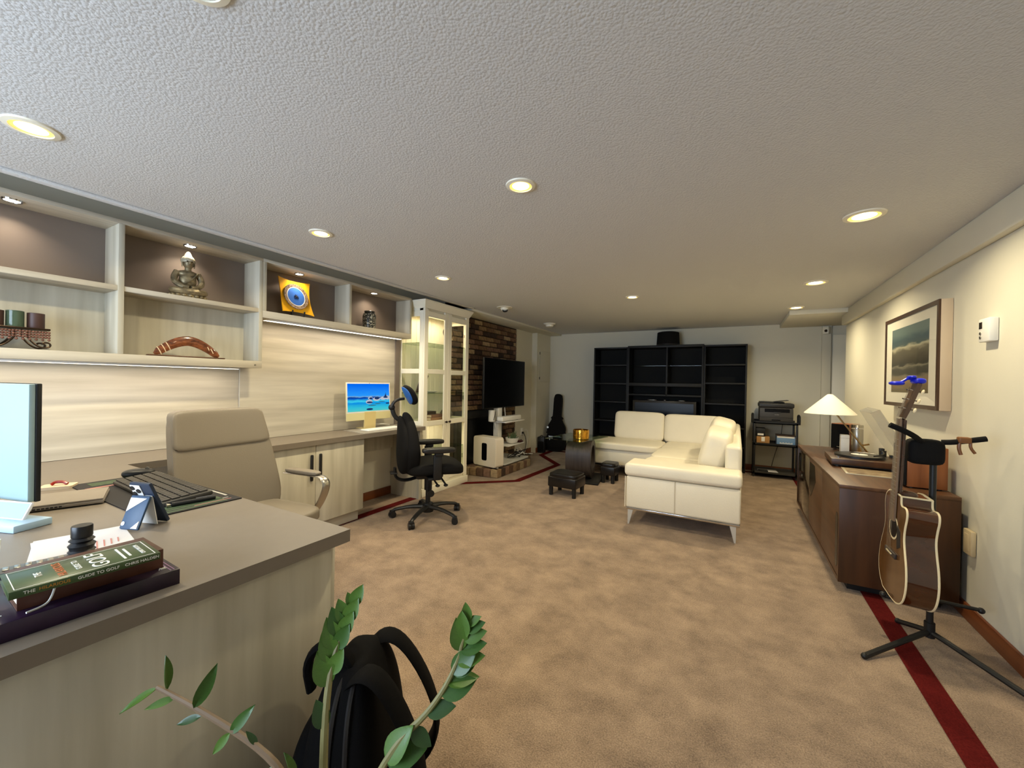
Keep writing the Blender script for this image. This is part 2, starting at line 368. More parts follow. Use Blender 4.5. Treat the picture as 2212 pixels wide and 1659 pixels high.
# ------------------------------------------------------------------ built-in shelving, left wall
XF, XB = -2.985, -3.19
Y1, Y2, Y3, Y4 = .872, 1.632, 2.38, 3.14
def bay_shelf(name, label, ys, z0, zt, mids, xs=(XB, XF)):
    t = thing(name, label, 'shelf', (xs[1], ys[0], z0)); th = .026
    B().box(xs[0], xs[1], ys[0], ys[-1], zt - .022, zt, .0015).done('top_board', 'pale_h', t)
    B().box(xs[0], xs[1], ys[0], ys[-1], z0, z0 + .05, .0015).done('bottom_board', 'pale_h', t)
    for i, y in enumerate(ys):
        a = y if i == 0 else (y - th if i == len(ys) - 1 else y - th / 2)
        B().box(xs[0], xs[1], a, a + th, z0 + .05, zt - .022, .0015).done('side_board' if i in (0, len(ys) - 1) else 'divider', 'pale_v', t)
    for y0, y1 in zip(ys, ys[1:]):
        if mids:
            B().box(xs[0], xs[1] - .004, y0 + th / 2, y1 - th / 2, mids - .028, mids, .0015).done('shelf_board', 'pale_h', t)
            B().box(xs[0] - .01, xs[0] + .006, y0, y1, mids, zt).done('back_panel', 'taupe_panel', t)
            B().box(xs[0] - .01, xs[0] + .006, y0, y1, z0, mids).done('back_panel', 'pale_v', t)
        else:
            B().box(xs[0] - .01, xs[0] + .006, y0, y1, z0, zt).done('back_panel', 'taupe_panel', t)
    return t
sl = bay_shelf('hanging_shelf', 'two-tier pale wood wall shelf with bays above the desk', [-.62, .13, Y1, Y2], 1.288, 2.08, 1.716)
sr = bay_shelf('hanging_shelf', 'single-tier pale wood wall shelf above the yellow computer', [Y2, Y3, Y4], 1.655, 2.08, None)
B().cyl((XF + .001, 1.585, 1.31), .006, .004, 'x').done('screw_cap', 'steel', sl)
def strip(par, y0, y1, z):
    B().box(-3.075, -3.035, y0, y1, z - .011, z, .002).done('led_channel', 'white_plastic', par)
    B().box(-3.072, -3.038, y0 + .005, y1 - .005, z - .0125, z - .011).done('led_diffuser', glow('led_white', (255, 240, 214), 5.5), par)
    lamp('led_strip', 'AREA', (-3.055, (y0 + y1) / 2, z - .016), STRIP_W * (y1 - y0), (1, .86, .66), par, .03, (0, 0, 0), y1 - y0 - .02)
strip(sl, -.6, 1.51, 1.288); strip(sr, 1.68, 3.06, 1.655)
def puck(par, y, x=-3.075):
    B().lathe([(.028, 0), (.03, -.006), (.034, -.006), (.036, 0)], (x, y, 2.058), 20).done('puck_trim', 'chrome', par)
    B().lathe([(0, -.005), (.027, -.004)], (x, y, 2.058), 20).done('puck_lens', glow('puck_lens', (255, 242, 224), 12), par)
    lamp('puck_light', 'AREA', (x, y, 2.050), PUCK_W, (1, .84, .64), par, .045, (0, 0, 0), None, math.radians(125))
for y in (-.24, .5, 1.225): puck(sl, y)
for y in (1.96, 2.72): puck(sr, y)
# splash panels
t = thing('backsplash_panel', 'pale wood wall panel behind the desk, under the two-tier shelf', 'panel', (-3.21, .4, .752))
B().box(XL + .002, -3.20, YR + .01, 1.585, .752, 1.287).done('panel', 'pale_h', t)
t = thing('backsplash_panel', 'pale wood wall panel behind the yellow computer', 'panel', (-3.19, 2.3, .752))
B().box(XL + .002, -3.185, 1.587, 3.11, .752, 1.66).done('panel', 'pale_h', t)
B().box(XL + .002, -3.17, 3.11, 3.165, .752, 1.66).done('filler_strip', 'taupe_panel', t)
# worktop (L shaped) and what carries it
t = thing('worktop', 'long taupe L-shaped worktop running along the left wall into the desk', 'worktop', (-2.8, .9, .71))
top = [(-3.235, YR + .02), (-3.235, 3.165), (-2.79, 3.165), (-2.79, .85), (-1.05, .85), (-1.05, -.08), (-2.79, -.08), (-2.79, YR + .02)]
B().prism(top, .712, .75, 'z').done('top_slab', 'taupe_top', t)
t = thing('desk_pedestal', 'pale wood desk end cabinet facing the carpet', 'cabinet', (-1.1, .4, 0))
B().box(-1.50, -1.098, -.06, .825, .06, .711).done('carcass', 'pale_v', t)
B().box(-1.097, -1.072, -.06, .80, .03, .711, .001).done('end_panel', 'pale_v', t)
B().box(-1.46, -1.12, -.02, .79, 0, .06).done('plinth', 'taupe_panel', t)
B().box(-1.5, -1.11, .826, .842, .08, .39, .001).done('drawer_front', 'pale_v', t)
B().box(-1.5, -1.11, .826, .842, .395, .705, .001).done('drawer_front', 'pale_v', t)
B().box(-1.36, -1.22, .842, .856, .66, .672).done('handle', 'black_plastic', t)
t = thing('base_cabinet', 'pale wood two-door base cabinet with black handles', 'cabinet', (-2.82, 1.95, 0))
B().box(-3.235, -2.832, 1.545, 2.405, .10, .711).done('carcass', 'pale_v', t)
B().box(-3.235, -2.87, 1.55, 2.40, 0, .10).done('plinth', 'pale_h', t)
for y0, y1, hy in ((1.545, 1.948, 1.912), (1.952, 2.405, 1.985)):
    d_ = B().box(-2.831, -2.812, y0, y1, .102, .709, .0015).done('door', 'pale_v', t)
    B().box(-2.812, -2.795, hy - .011, hy + .011, .44, .64, .007).done('handle', 'black_plastic', d_)
t = thing('knee_panel', 'grey-green support panel under the worktop beside the glass cabinet', 'panel', (-3.0, 3.14, 0))
B().box(-3.235, -2.83, 3.125, 3.16, 0, .711).done('panel', 'pale_v', t)
B().box(-3.235, -3.21, 2.406, 3.125, .50, .711).done('back_rail', 'pale_v', t)
t = thing('support_leg', 'pale panel carrying the worktop under the left shelf', 'panel', (-3.0, .2, 0))
B().box(-3.235, -2.83, .2, .225, 0, .711).done('panel', 'pale_v', t)

# ------------------------------------------------------------------ white glass display cabinet
CX0, CX1, CY0, CY1 = -3.225, -2.85, 3.195, 3.985
t = thing('display_cabinet', 'tall white glass-door display cabinet beside the brick fireplace', 'cabinet', (-2.85, 3.2, 0)); wl = 'white_lacquer'
B().box(CX0, CX1 + .012, CY0 - .012, CY1 + .012, 0, .085, .006).done('plinth', wl, t)
B().box(CX0, CX1 - .02, CY0, CY1, .085, .115).done('bottom_board', wl, t)
B().box(CX0, CX1 - .02, CY0, CY1, 1.96, 1.99).done('top_board', wl, t)
cr = B(); prof = [(0, 1.985), (.004, 1.995), (.012, 2.005), (.03, 2.045), (.036, 2.052), (.036, 2.068), (0, 2.068)]
def ringq(b, off, z): return [b.bm.verts.new(p) for p in ((CX0, CY0 - off, z), (CX1 + off, CY0 - off, z), (CX1 + off, CY1 + off, z), (CX0, CY1 + off, z))]
rs = [ringq(cr, a, z) for a, z in prof]
for A, Bq in zip(rs, rs[1:]):
    for j in range(3): cr.bm.faces.new((A[j], A[j + 1], Bq[j + 1], Bq[j]))
cr.bm.faces.new(rs[-1]); cr.done('crown_moulding', wl, t)
for i in range(9):
    w_ = (CY1 - CY0 - .04) / 9; y = CY0 + .02 + i * w_
    B().box(CX0, CX0 + .012, y + .0015, y + w_ - .0015, .115, 1.96, .003, 1).done('back_plank', wl, t)
B().box(CX0 - .002, CX0 + .001, CY0, CY1, .1, 1.97).done('back_board', wl, t)
RAILS = [(.115, .17), (.735, .79), (1.295, 1.345), (1.90, 1.96)]
def frame(parent, name, axis, a0, a1, plane, thick, st=.06, rails=RAILS):
    b = B()
    def bx(u0, u1, z0, z1):
        if axis == 'y': b.box(plane, plane + thick, u0, u1, z0, z1, .003, 1)
        else: b.box(u0, u1, plane, plane + thick, z0, z1, .003, 1)
    bx(a0, a0 + st, .09, 1.985); bx(a1 - st, a1, .09, 1.985)
    for z0, z1 in rails: bx(a0 + st, a1 - st, z0, z1)
    f = b.done(name, wl, parent)
    for (p, q), (r, s_) in zip(rails, rails[1:]):
        g = B()
        if axis == 'y': g.box(plane + thick * .4, plane + thick * .6, a0 + st - .005, a1 - st + .005, q - .005, r + .005)
        else: g.box(a0 + st - .005, a1 - st + .005, plane + thick * .4, plane + thick * .6, q - .005, r + .005)
        g.done('pane', 'clear_glass', f)
    return f
ym = (CY0 + CY1) / 2
f1 = frame(t, 'door', 'y', CY0, ym - .002, CX1 - .02, .02); f2 = frame(t, 'door', 'y', ym + .002, CY1, CX1 - .02, .02)
for f_, y in ((f1, ym - .03), (f2, ym + .03)): B().lathe([(0, 0), (.006, 0), (.005, .012), (.013, .018), (.013, .024), (0, .028)], n=16, M=T(CX1, y, .762) @ RY(90)).done('knob', 'dark_bronze', f_)
for z in (.3, 1.0, 1.75): B().box(CX1 - .05, CX1 - .021, CY1 - .045, CY1 - .025, z, z + .05, .004).done('hinge', 'steel', f2)
frame(t, 'side_frame', 'x', CX0, CX1 - .022, CY0, .018, .05); frame(t, 'side_frame', 'x', CX0, CX1 - .022, CY1 - .018, .018, .05)
B().box(CX0 + .013, CX1 - .022, CY0 + .019, CY1 - .019, .765, .783).done('shelf_board', wl, t)
for z in (.45, 1.08, 1.62): B().box(CX0 + .014, CX1 - .026, CY0 + .02, CY1 - .02, z, z + .007).done('glass_shelf', 'green_glass', t)
B().box(CX0 + .16, CX0 + .19, CY0 + .1, CY1 - .1, 1.945, 1.96).done('light_bar', glow('cab_glow', (255, 226, 170), 5), t)
lamp('cabinet_light_fill', 'AREA', (CX0 + .18, ym, 1.935), 3.4, (1, .84, .56), t, .04, (0, 0, 0), .6)
lamp('cabinet_light_fill', 'AREA', (CX0 + .18, ym, .725), 1.7, (1, .84, .56), t, .04, (0, 0, 0), .6)  # added fill lamp with no fixture, brightens the lower compartment
# things inside it
t = thing('figurine', 'dark twisted bronze figure on the top glass shelf of the cabinet', 'figurine', (-3.03, 3.36, 1.627))
B().lathe([(.03, 0), (.028, .008), (0, .012)], n=12).done('foot', 'dark_bronze', t, True)
B().tube(smooth([(0, 0, .01), (.012, .01, .05), (-.008, .015, .09), (.012, 0, .14), (0, -.005, .19)], 2), .011, 8).done('body', 'dark_bronze', t, True)
B().sph((.002, 0, .212), .02, (1.2, 1, .9)).done('head', 'dark_bronze', t, True)
t = thing('branch_sculpture', 'looping dark metal branch sculpture on the top cabinet shelf', 'sculpture', (-3.02, 3.80, 1.627))
B().lathe([(.05, 0), (.05, .008), (0, .010)], n=16).done('foot', 'dark_bronze', t, True)
for i, (a, h_) in enumerate(((0, .24), (1.6, .2), (3.2, .26), (4.6, .17))):
    B().tube(smooth([(0, 0, .008), (.03 * math.cos(a), .05 * math.sin(a), h_ * .35), (.06 * math.cos(a + .8), .08 * math.sin(a + .8), h_ * .7), (.02 * math.cos(a), .03 * math.sin(a), h_)]), .006, 6).done('branch', 'dark_bronze', t, True)
t = thing('plaque', 'leaning wooden plaque with lines of text on a cabinet shelf', 'plaque', (-3.06, 3.36, 1.09))
Mp = RZ(-70) @ RX(-18)
B().box(-.10, .10, -.006, .006, 0, .2, .002, M=Mp).done('board', 'walnut_z', t, True)
B().box(-.085, .085, -.009, -.006, .015, .185, M=Mp).done('plate', 'dark_bronze', t, True)
for i in range(7): B().box(-.07, .07 - .02 * (i % 3), -.0105, -.009, .035 + i * .02, .041 + i * .02, M=Mp).done('text_line', 'steel', t, True)
def mini_book(x, y, z, w_, l_, h_, m_, lab, rz=0):
    t = thing('small_book', lab, 'book', (x, y, z), rz)
    B().box(-w_ / 2, w_ / 2, -l_ / 2, l_ / 2, 0, .003).box(-w_ / 2, w_ / 2, -l_ / 2, l_ / 2, h_ - .003, h_).box(w_ / 2 - .004, w_ / 2, -l_ / 2, l_ / 2, 0, h_, .001).done('cover', m_, t, True)
    B().box(-w_ / 2 + .004, w_ / 2 - .004, -l_ / 2 + .003, l_ / 2 - .003, .003, h_ - .003).done('pages', mat('pages', (226, 214, 188), .8), t, True)
mat('tan_cover', (150, 112, 80), .6); mat('tan2', (120, 84, 62), .6)
mini_book(-2.98, 3.48, .783, .16, .21, .035, 'tan_cover', 'tan book at the bottom of the stack in the glass cabinet')
mini_book(-2.98, 3.48, .818, .15, .20, .03, 'tan2', 'brown book in the middle of the stack in the glass cabinet', .05)
mini_book(-2.99, 3.44, .848, .1, .13, .035, 'dark_bronze', 'small dark book on top of the stack in the glass cabinet', -.1)
t = thing('ornament', 'small round dark ornament beside the cabinet books', 'ornament', (-2.95, 3.285, .783))
B().lathe([(.012, 0), (.02, .005), (.036, .035), (.03, .065), (.012, .075), (.014, .085)], n=16).done('body', 'dark_bronze', t, True)
B().sph((0, 0, .09), .01).done('stopper', 'brass', t, True)
t = thing('white_dish', 'small white dish on the middle glass shelf of the cabinet', 'dish', (-2.97, 3.46, 1.087))
B().lathe([(.03, 0), (.06, .014), (.062, .018), (.05, .014), (0, .006)], n=20).done('bowl', 'white_plastic', t, True)
B().lathe([(.031, 0), (.034, -.0)], n=20).done('foot_ring', 'white_plastic', t, True)
t = thing('jar', 'rounded grey jar behind the right door of the cabinet', 'jar', (-3.0, 3.76, .783))
B().lathe([(.04, 0), (.07, .03), (.075, .06), (.05, .1), (.04, .105)], n=20).done('body', mat('grey_stone', (120, 112, 98), .6, noise=.3), t, True)
B().lathe([(.042, .105), (.03, .118), (0, .122)], n=20).done('lid', 'grey_stone', t, True)
# ------------------------------------------------------------------ shelf ornaments
mat('antique_metal', (176, 160, 124), .4, metal=.45, noise=.6, nscale=(30, 30, 45), dark=(104, 92, 70))
t = thing('buddha_statue', 'antique bronze seated buddha statue on the upper shelf', 'statue', (-3.075, 1.215, 1.716), math.radians(-8))
am = 'antique_metal'
B().lathe([(.07, 0), (.082, .004), (.078, .012), (.082, .02), (.07, .026), (0, .026)], n=32, sc=(.72, 1.15)).done('lotus_base', am, t, True)
for i in range(18):
    a = 2 * PI * i / 18
    B().sph((.058 * math.cos(a), .092 * math.sin(a), .013), .012, (1, 1, .9), 8).done('petal', am, t, True)
body = B()
body.sph((-.005, 0, .115), .05, (.72, .95, 1.25)).sph((-.005, 0, .155), .045, (.75, 1.25, .6)).cyl((0, 0, .19), .018, .03, n=12)
for s_ in (-1, 1):
    body.tube(smooth([(-.005, .052 * s_, .165), (.0, .07 * s_, .13), (.012, .07 * s_, .095), (.04, .035 * s_, .068), (.05, .005 * s_, .066)]), [.019, .017, .012], 10)
    body.tube(smooth([(-.01, .03 * s_, .045), (.01, .085 * s_, .045), (.04, .07 * s_, .04), (.055, .0, .04), (.05, -.04 * s_, .045)]), .021, 10)
body.pillow((.02, 0, .04), (.04, .08, .018), 3, 6)
body.done('body', am, t, True)
B().sph((.006, 0, .226), .034, (.95, .86, 1.12)).sph((.041, 0, .224), .0065, (1, .8, 1.5), 8).sph((.004, .031, .216), .009, (.8, .5, 2.1), 8).sph((.004, -.031, .216), .009, (.8, .5, 2.1), 8).box(.034, .038, -.009, .009, .203, .2055, .001).done('head', am, t, True)
hr = B(); hr.lathe([(.034, .228), (.038, .236), (.037, .247), (.029, .262), (.02, .272), (.0165, .284), (.008, .297), (0, .30)], (0, 0, 0), 24); hr.done('hair', mat('pale_bronze', (206, 196, 168), .5, noise=.4, nscale=(160, 160, 160)), t, True)
B().sph((.036, .012, .232), .004, n=8).sph((.036, -.012, .232), .004, n=8).done('eyes', 'dark_bronze', t, True)
B().tube(smooth([(.01, .05, .17), (.034, .02, .13), (.036, -.01, .1), (.02, -.045, .085)]), .006, 8, flat=(1, .5)).done('robe_fold', am, t, True)
t = thing('boomerang', 'painted wooden boomerang leaning on the lower shelf', 'boomerang', (-3.045, 1.21, 1.340))
mb = mat('boomerang_paint', (142, 80, 44), .2, noise=1, nscale=(60, 26, 60), dark=(70, 36, 20), coat=.6)
def boom(hw, up=0):
    ts = [i / 16 for i in range(17)]
    c = [Vector((0, -.17 + .34 * t_, .012 + .092 * (1 - abs(2 * t_ - 1) ** 1.7))) for t_ in ts]
    return c
pts = boom(0)
B().tube([(0, p.y, p.z) for p in pts], [.008] + [.021 + .011 * math.sin(PI * i / 16) for i in range(1, 16)] + [.012], 10, flat=(.35, 1)).done('blade', mb, t, True)
for i in (1, 2, 3, 13, 14): B().tube([(0, pts[i].y, pts[i].z), (0, pts[i].y + .004, pts[i].z + .002)], .0275, 10, flat=(.37, 1)).done('painted_ring', mat('cream_paint', (226, 200, 160), .3), t, True)
B().box(-.016, .03, -.205, .2, 0, .008, .004).done('stand', 'walnut_y', t, True)
t = thing('art_tile', 'curved yellow tile with a blue medallion on a black stand', 'ornament', (-3.10, 1.94, 1.706), math.radians(4))
my = mat('yellow_glaze', (238, 176, 32), .25, coat=.3); g = B(); N = 10; vv = []
def tl(u, v):
    w_ = .132 * (1 - .12 * (1 - u * u) * 0 ); yy = u * (.125 + .012 * v * v); zz = v * (.125 + .012 * u * u) ; xx = .028 * (u * u + v * v) * .5
    return (xx - .03 * v, yy, .165 + zz)
gr = [[g.bm.verts.new(tl(-1 + 2 * i / N, -1 + 2 * j / N)) for j in range(N + 1)] for i in range(N + 1)]
gb = [[g.bm.verts.new(Vector(tl(-1 + 2 * i / N, -1 + 2 * j / N)) - Vector((.008, 0, 0))) for j in range(N + 1)] for i in range(N + 1)]
for G in (gr, gb):
    for i in range(N):
        for j in range(N): g.bm.faces.new((G[i][j], G[i + 1][j], G[i + 1][j + 1], G[i][j + 1]))
for i in range(N):
    for (a, b_) in ((0, None), (N, None)):
        g.bm.faces.new((gr[i][a], gr[i + 1][a], gb[i + 1][a], gb[i][a])); g.bm.faces.new((gr[a][i], gr[a][i + 1], gb[a][i + 1], gb[a][i]))
g.done('tile', my, t, True)
Md = T(.006, 0, .165) @ RY(90) @ RX(0)
Md = T(.012, 0, .165) @ RY(77)
mr = mat('patterned_ring', (176, 150, 120), .4, noise=1, nscale=(110, 110, 110), dark=(40, 34, 40))
B().lathe([(.076, 0), (.077, .006), (.103, .012), (.105, .006)], n=36, M=Md).done('border_ring', mr, t, True)
B().lathe([(.072, 0), (.0735, .0075), (.078, .008), (.079, 0)], n=36, M=Md).done('white_ring', 'white_plastic', t, True)
B().lathe([(0, .004), (.073, .007)], n=36, M=Md).done('blue_disc', mat('blue_glaze', (62, 112, 196), .3, noise=.15), t, True)
for i in range(7): B().tube([Md @ Vector((0, 0, .008)), Md @ Vector((.02 * math.cos(i * .9), .02 * math.sin(i * .9), .01))], [.004, .0015], 6).done('tree_motif', mat('ink', (30, 34, 56), .5), t, True)
st = B(); st.tube([(-.03, -.05, .002), (.0, -.05, .01), (.045, -.05, .012), (.05, -.05, .05)], .006).tube([(-.03, .05, .002), (0, .05, .01), (.05, .05, .012), (.055, .05, .05)], .006).tube([(-.03, -.05, .004), (-.03, .05, .004)], .006).tube([(-.03, 0, .004), (-.05, 0, .15)], .006)
st.done('stand', 'black_plastic', t, True)
t = thing('speckled_vase', 'small black and white speckled pottery jar on the upper right shelf', 'vase', (-3.09, 2.68, 1.706))
ms = bpy.data.materials.new('speckle'); ms.use_nodes = True; MATS['speckle'] = ms; n_ = ms.node_tree
v_ = n_.nodes.new('ShaderNodeTexVoronoi'); v_.inputs['Scale'].default_value = 75; tc_ = n_.nodes.new('ShaderNodeTexCoord'); n_.links.new(tc_.outputs['Object'], v_.inputs['Vector'])
r_ = n_.nodes.new('ShaderNodeValToRGB'); r_.color_ramp.interpolation = 'CONSTANT'; r_.color_ramp.elements[0].color = (.55, .52, .4, 1); r_.color_ramp.elements[1].position = .36; r_.color_ramp.elements[1].color = (.03, .03, .025, 1)
n_.links.new(v_.outputs['Distance'], r_.inputs[0]); n_.links.new(r_.outputs[0], n_.nodes['Principled BSDF'].inputs['Base Color']); n_.nodes['Principled BSDF'].inputs['Roughness'].default_value = .3
B().lathe([(.045, 0), (.057, .01), (.062, .06), (.062, .12), (.056, .145)], n=32).done('body', 'speckle', t, True)
B().lathe([(.056, .145), (.047, .152), (.046, .162), (.05, .168), (.048, .17), (.04, .168), (.038, .14)], n=32).done('rim', mat('dark_glaze', (52, 50, 42), .25), t, True)
t = thing('candle_stand', 'dark scrolled candle stand with amber bead fringe on the lower left shelf', 'candle holder', (-3.07, .535, 1.340))
B().box(-.05, .05, -.125, .085, .095, .105, .002).done('tray', 'dark_bronze', t, True)
for x_ in (-.045, .045):
    for s_, yc in ((1, .0), (-1, -.02)):
        B().tube(smooth([(x_, yc + .01 * s_, .095), (x_, yc - .012 * s_ + .02 * s_, .055), (x_, yc + .05 * s_, .006), (x_, yc + .085 * s_, .012), (x_, yc + .085 * s_, .034), (x_, yc + .06 * s_, .036), (x_, yc + .057 * s_, .024)], 2), .0042, 8).done('scroll_leg', 'dark_bronze', t, True)
mbead = mat('amber_bead', (150, 104, 86), .12, trans=.3, noise=.6, nscale=(90, 90, 90))
random.seed(3)
for i in range(20):
    y_ = -.12 + i * .0105
    b_ = B()
    for k in range(3 + i % 2): b_.sph((.05, y_, .085 - k * .0125), .0062, n=8)
    b_.done('bead_strand', mbead, t, True)
for y_, h_, m_ in ((.045, .075, mat('brown_candle', (66, 44, 38), .5)), (-.022, .078, mat('green_votive', (90, 110, 90), .15, trans=.5)), (-.085, .074, 'brown_candle')):
    B().lathe([(.029, .105), (.03, .108), (.03, .105 + h_), (.026, .106 + h_), (.02, .1 + h_), (0, .1 + h_)], (.0, y_, 0), 24).done('candle', m_, t, True)
# ------------------------------------------------------------------ desk things
DZ = .75
t = thing('monitor', 'large monitor with a white back and black edge at the left of the desk', 'monitor', (-2.275, .283, DZ), math.radians(14))
B().box(-.33, .333, -.008, .008, .06, .436, .003).done('back_shell', mat('pale_back', (158, 182, 184), .5), t, True)
B().box(-.333, .336, .008, .022, .058, .438, .003).done('bezel', 'black_plastic', t, True)
B().box(-.325, .325, .0222, .0226, .068, .43).done('screen', 'screen_black', t, True)
B().box(-.10, -.04, -.04, -.01, .012, .26, .006).done('stand_neck', 'steel', t, True)
B().box(-.16, .02, -.12, .02, 0, .012, .004).done('stand_foot', 'steel', t, True)
t = thing('laptop', 'silver laptop with its lid tipped back at the desk edge', 'laptop', (-2.15, .43, DZ), math.radians(70))
B().box(-.16, .16, -.10, .10, .004, .016, .004).done('base', mat('warm_grey', (142, 132, 120), .45), t, True)
B().box(-.158, .158, -.098, .098, .0165, .022, .002).done('lid', 'warm_grey', t, True)
for i in range(12): B().box(-.06 + i * .01, -.053 + i * .01, -.1008, -.0995, .007, .012).done('vent', 'black_plastic', t, True)
for x_ in (-.12, .12): B().box(x_ - .01, x_ + .01, -.09, -.08, 0, .004).done('foot', 'black_plastic', t, True)
t = thing('tablet', 'white tablet leaning up on a pale blue stand in front of the monitor', 'tablet', (-1.945, .31, DZ), math.radians(20))
B().box(-.12, .105, -.04, .05, 0, .022, .004).done('stand_base', mat('ice_blue', (176, 204, 224), .4), t, True)
B().box(-.16, .06, -.005, .004, .02, .075, .003, M=RX(-25)).done('slate', 'white_plastic', t, True)
B().box(-.155, .055, -.0056, -.005, .025, .07, M=RX(-25)).done('face', 'pale_back', t, True)
t = thing('coaster_tray', 'cream tray holding a red clip on the desk', 'tray', (-2.43, .525, DZ), math.radians(60))
B().prism(rrect(-.05, .05, -.035, .035, .01), 0, .012, 'z').done('tray', mat('cream_resin', (228, 208, 178), .4), t, True)
B().tube(smooth([(-.02, 0, .015), (-.01, .005, .025), (.015, .002, .024), (.028, -.004, .016)]), .006, 8).done('clip', mat('red_clip', (150, 40, 28), .3), t, True)
# desk mat with printed shortcuts
MATP = [(-2.41, .562), (-2.47, .838), (-1.672, .83), (-1.672, .615)]
t = thing('desk_mat', 'black desk mat printed with coloured drawing shortcuts', 'mat', (-2.05, .7, DZ))
B().prism([(-2.43, .555), (-2.43, .843), (-1.665, .843), (-1.665, .555)], DZ, DZ + .004, 'z').done('mat_sheet', mat('mat_black', (26, 23, 26), .7), t)
mat('mat_green', (72, 92, 62), .7, noise=.5, nscale=(90, 90, 90)); mat('mat_pink', (190, 128, 120), .7); mat('mat_blue', (110, 140, 160), .7); mat('mat_white', (190, 186, 178), .7)
def pr(x0, x1, y0, y1, m_): B().box(x0, x1, y0, y1, DZ + .004, DZ + .0046).done('printed_block', m_, t)
pr(-1.76, -1.70, .57, .80, 'mat_green'); pr(-1.69, -1.675, .60, .80, 'mat_green'); pr(-2.40, -2.33, .60, .76, 'mat_green')
pr(-2.30, -2.285, .57, .68, 'mat_pink'); pr(-2.22, -2.205, .565, .62, 'mat_blue'); pr(-1.72, -1.715, .62, .82, 'mat_white'); pr(-1.697, -1.693, .70, .82, 'mat_pink')
for i in range(12): pr(-1.768, -1.762, .575 + i * .018, .585 + i * .018, 'mat_white')
pr(-2.0, -1.75, .825, .833, 'mat_white')
t = thing('keyboard', 'dark raised keyboard on the printed desk mat', 'keyboard', (-2.025, .715, DZ + .004), math.radians(-3))
B().box(-.27, .27, -.075, .085, .006, .022, .005, M=RX(5)).done('case', mat('kb_grey', (58, 54, 48), .5), t, True)
kk = B()
for r_ in range(5):
    for c_ in range(22): kk.box(-.262 + c_ * .0238, -.262 + c_ * .0238 + .02, -.066 + r_ * .0285, -.066 + r_ * .0285 + .0235, .022, .028, M=RX(5))
ko = kk.done('keys', 'kb_grey', t, True); ko['kind'] = 'stuff'
B().box(-.26, .26, .06, .08, 0, .012).done('riser_foot', 'black_plastic', t, True); B().box(-.26, .26, -.07, -.055, -.0, .01).done('riser_foot', 'black_plastic', t, True)
t = thing('mouse', 'dark computer mouse behind the keyboard', 'mouse', (-2.385, .765, DZ + .004), math.radians(60))
B().pillow((0, 0, .018), (.058, .032, .02), 2.6, 8).done('shell', 'black_plastic', t, True)
B().cyl((.03, 0, .036), .008, .006, 'y', 12).done('scroll_wheel', 'steel', t, True)
t = thing('pen', 'dark pen lying on the desk mat', 'pen', (-1.735, .715, DZ + .0125), math.radians(82))
B().cyl((0, 0, 0), .0075, .13, 'x', 12).done('barrel', 'black_plastic', t, True); B().cyl((.03, 0, .0078), .002, .05, 'x', 8).done('clip', 'chrome', t, True)
B().cyl((-.072, 0, 0), .0075, .015, 'x', 12, .002).done('tip', 'steel', t, True)
# phone with wallet stand
t = thing('phone', 'dark blue phone propped up on its fold-out card wallet', 'phone', (-1.62, .565, DZ), math.radians(20))
Mph = T(0, .012, 0) @ RX(24) 
mnv = mat('navy_case', (28, 42, 62), .5)
B().box(-.038, .038, -.006, .006, .004, .152, .005, M=Mph).done('case', mnv, t, True)
B().box(-.034, .002, -.0085, -.006, .105, .146, .006, M=Mph).done('camera_plate', 'white_plastic', t, True)
for x_, z_ in ((-.026, .136), (-.008, .126), (-.026, .115)): B().cyl((x_, -.0095, z_), .0075, .003, 'y', 16, M=Mph).done('camera_lens', 'black_plastic', t, True)
Mw = T(0, -.052, .096) @ RX(-18) 
B().box(-.034, .034, -.004, .004, -.096, .004, .004, M=T(0, -.045, .093) @ RX(-21)).done('wallet', mat('slate_blue', (44, 70, 98), .45), t, True)
B().prism([(-.03, -.004), (.028, -.004), (-.03, -.045)], -.0055, -.004, 'y', M=T(0, -.045, .093) @ RX(-21)).done('card', 'white_plastic', t, True)
B().prism([(.030, -.092), (.008, -.092), (.030, -.07)], -.0055, -.004, 'y', M=T(0, -.045, .093) @ RX(-21)).done('card', 'white_plastic', t, True)
B().cyl((-.024, -.0045, -.08), .006, .002, 'y', 12, M=T(0, -.045, .093) @ RX(-21)).done('stud', 'chrome', t, True)
B().prism([(-.03, .1), (.03, .1), (.03, .0), (-.03, .0)], -.001, .001, 'y', M=T(0, -.02, .003) @ RX(10)).done('folded_note', 'white_plastic', t, True)
# paper, remote, books, bottle, cup
t = thing('paper_sheet', 'white printed paper sheets lying on the desk', 'paper', (-1.56, .39, DZ), math.radians(-14))
mpp = mat('paper', (206, 203, 204), .8)
B().box(-.12, .12, -.10, .085, 0, .002).done('sheet', mpp, t, True); B().box(-.11, .12, -.095, .09, .002, .0035, M=RZ(5)).done('sheet', mpp, t, True)
for i in range(4): B().box(.0, .07 - .01 * i, .02 + i * .014, .023 + i * .014, .0036, .0042).done('print_line', 'mat_pink', t, True)
t = thing('remote_control', 'grey remote lying on stacked papers', 'remote', (-1.455, .29, DZ + .004), math.radians(80))
B().box(-.075, .075, -.022, .022, 0, .012, .004).done('body', mat('mid_grey', (104, 106, 108), .4), t, True)
for i in range(7): B().box(-.06 + i * .017, -.05 + i * .017, -.012, .012, .012, .0145, .001).done('button', 'steel', t, True)
t = thing('notebook', 'dark blue notebook under the grey remote', 'notebook', (-1.40, .30, DZ), math.radians(76))
B().box(-.11, .1, -.06, .045, 0, .004, .001).done('cover', mnv, t, True) 
B().box(-.108, .098, -.058, .043, .0001, .0038).done('pages', mpp, t, True)
BZ = DZ
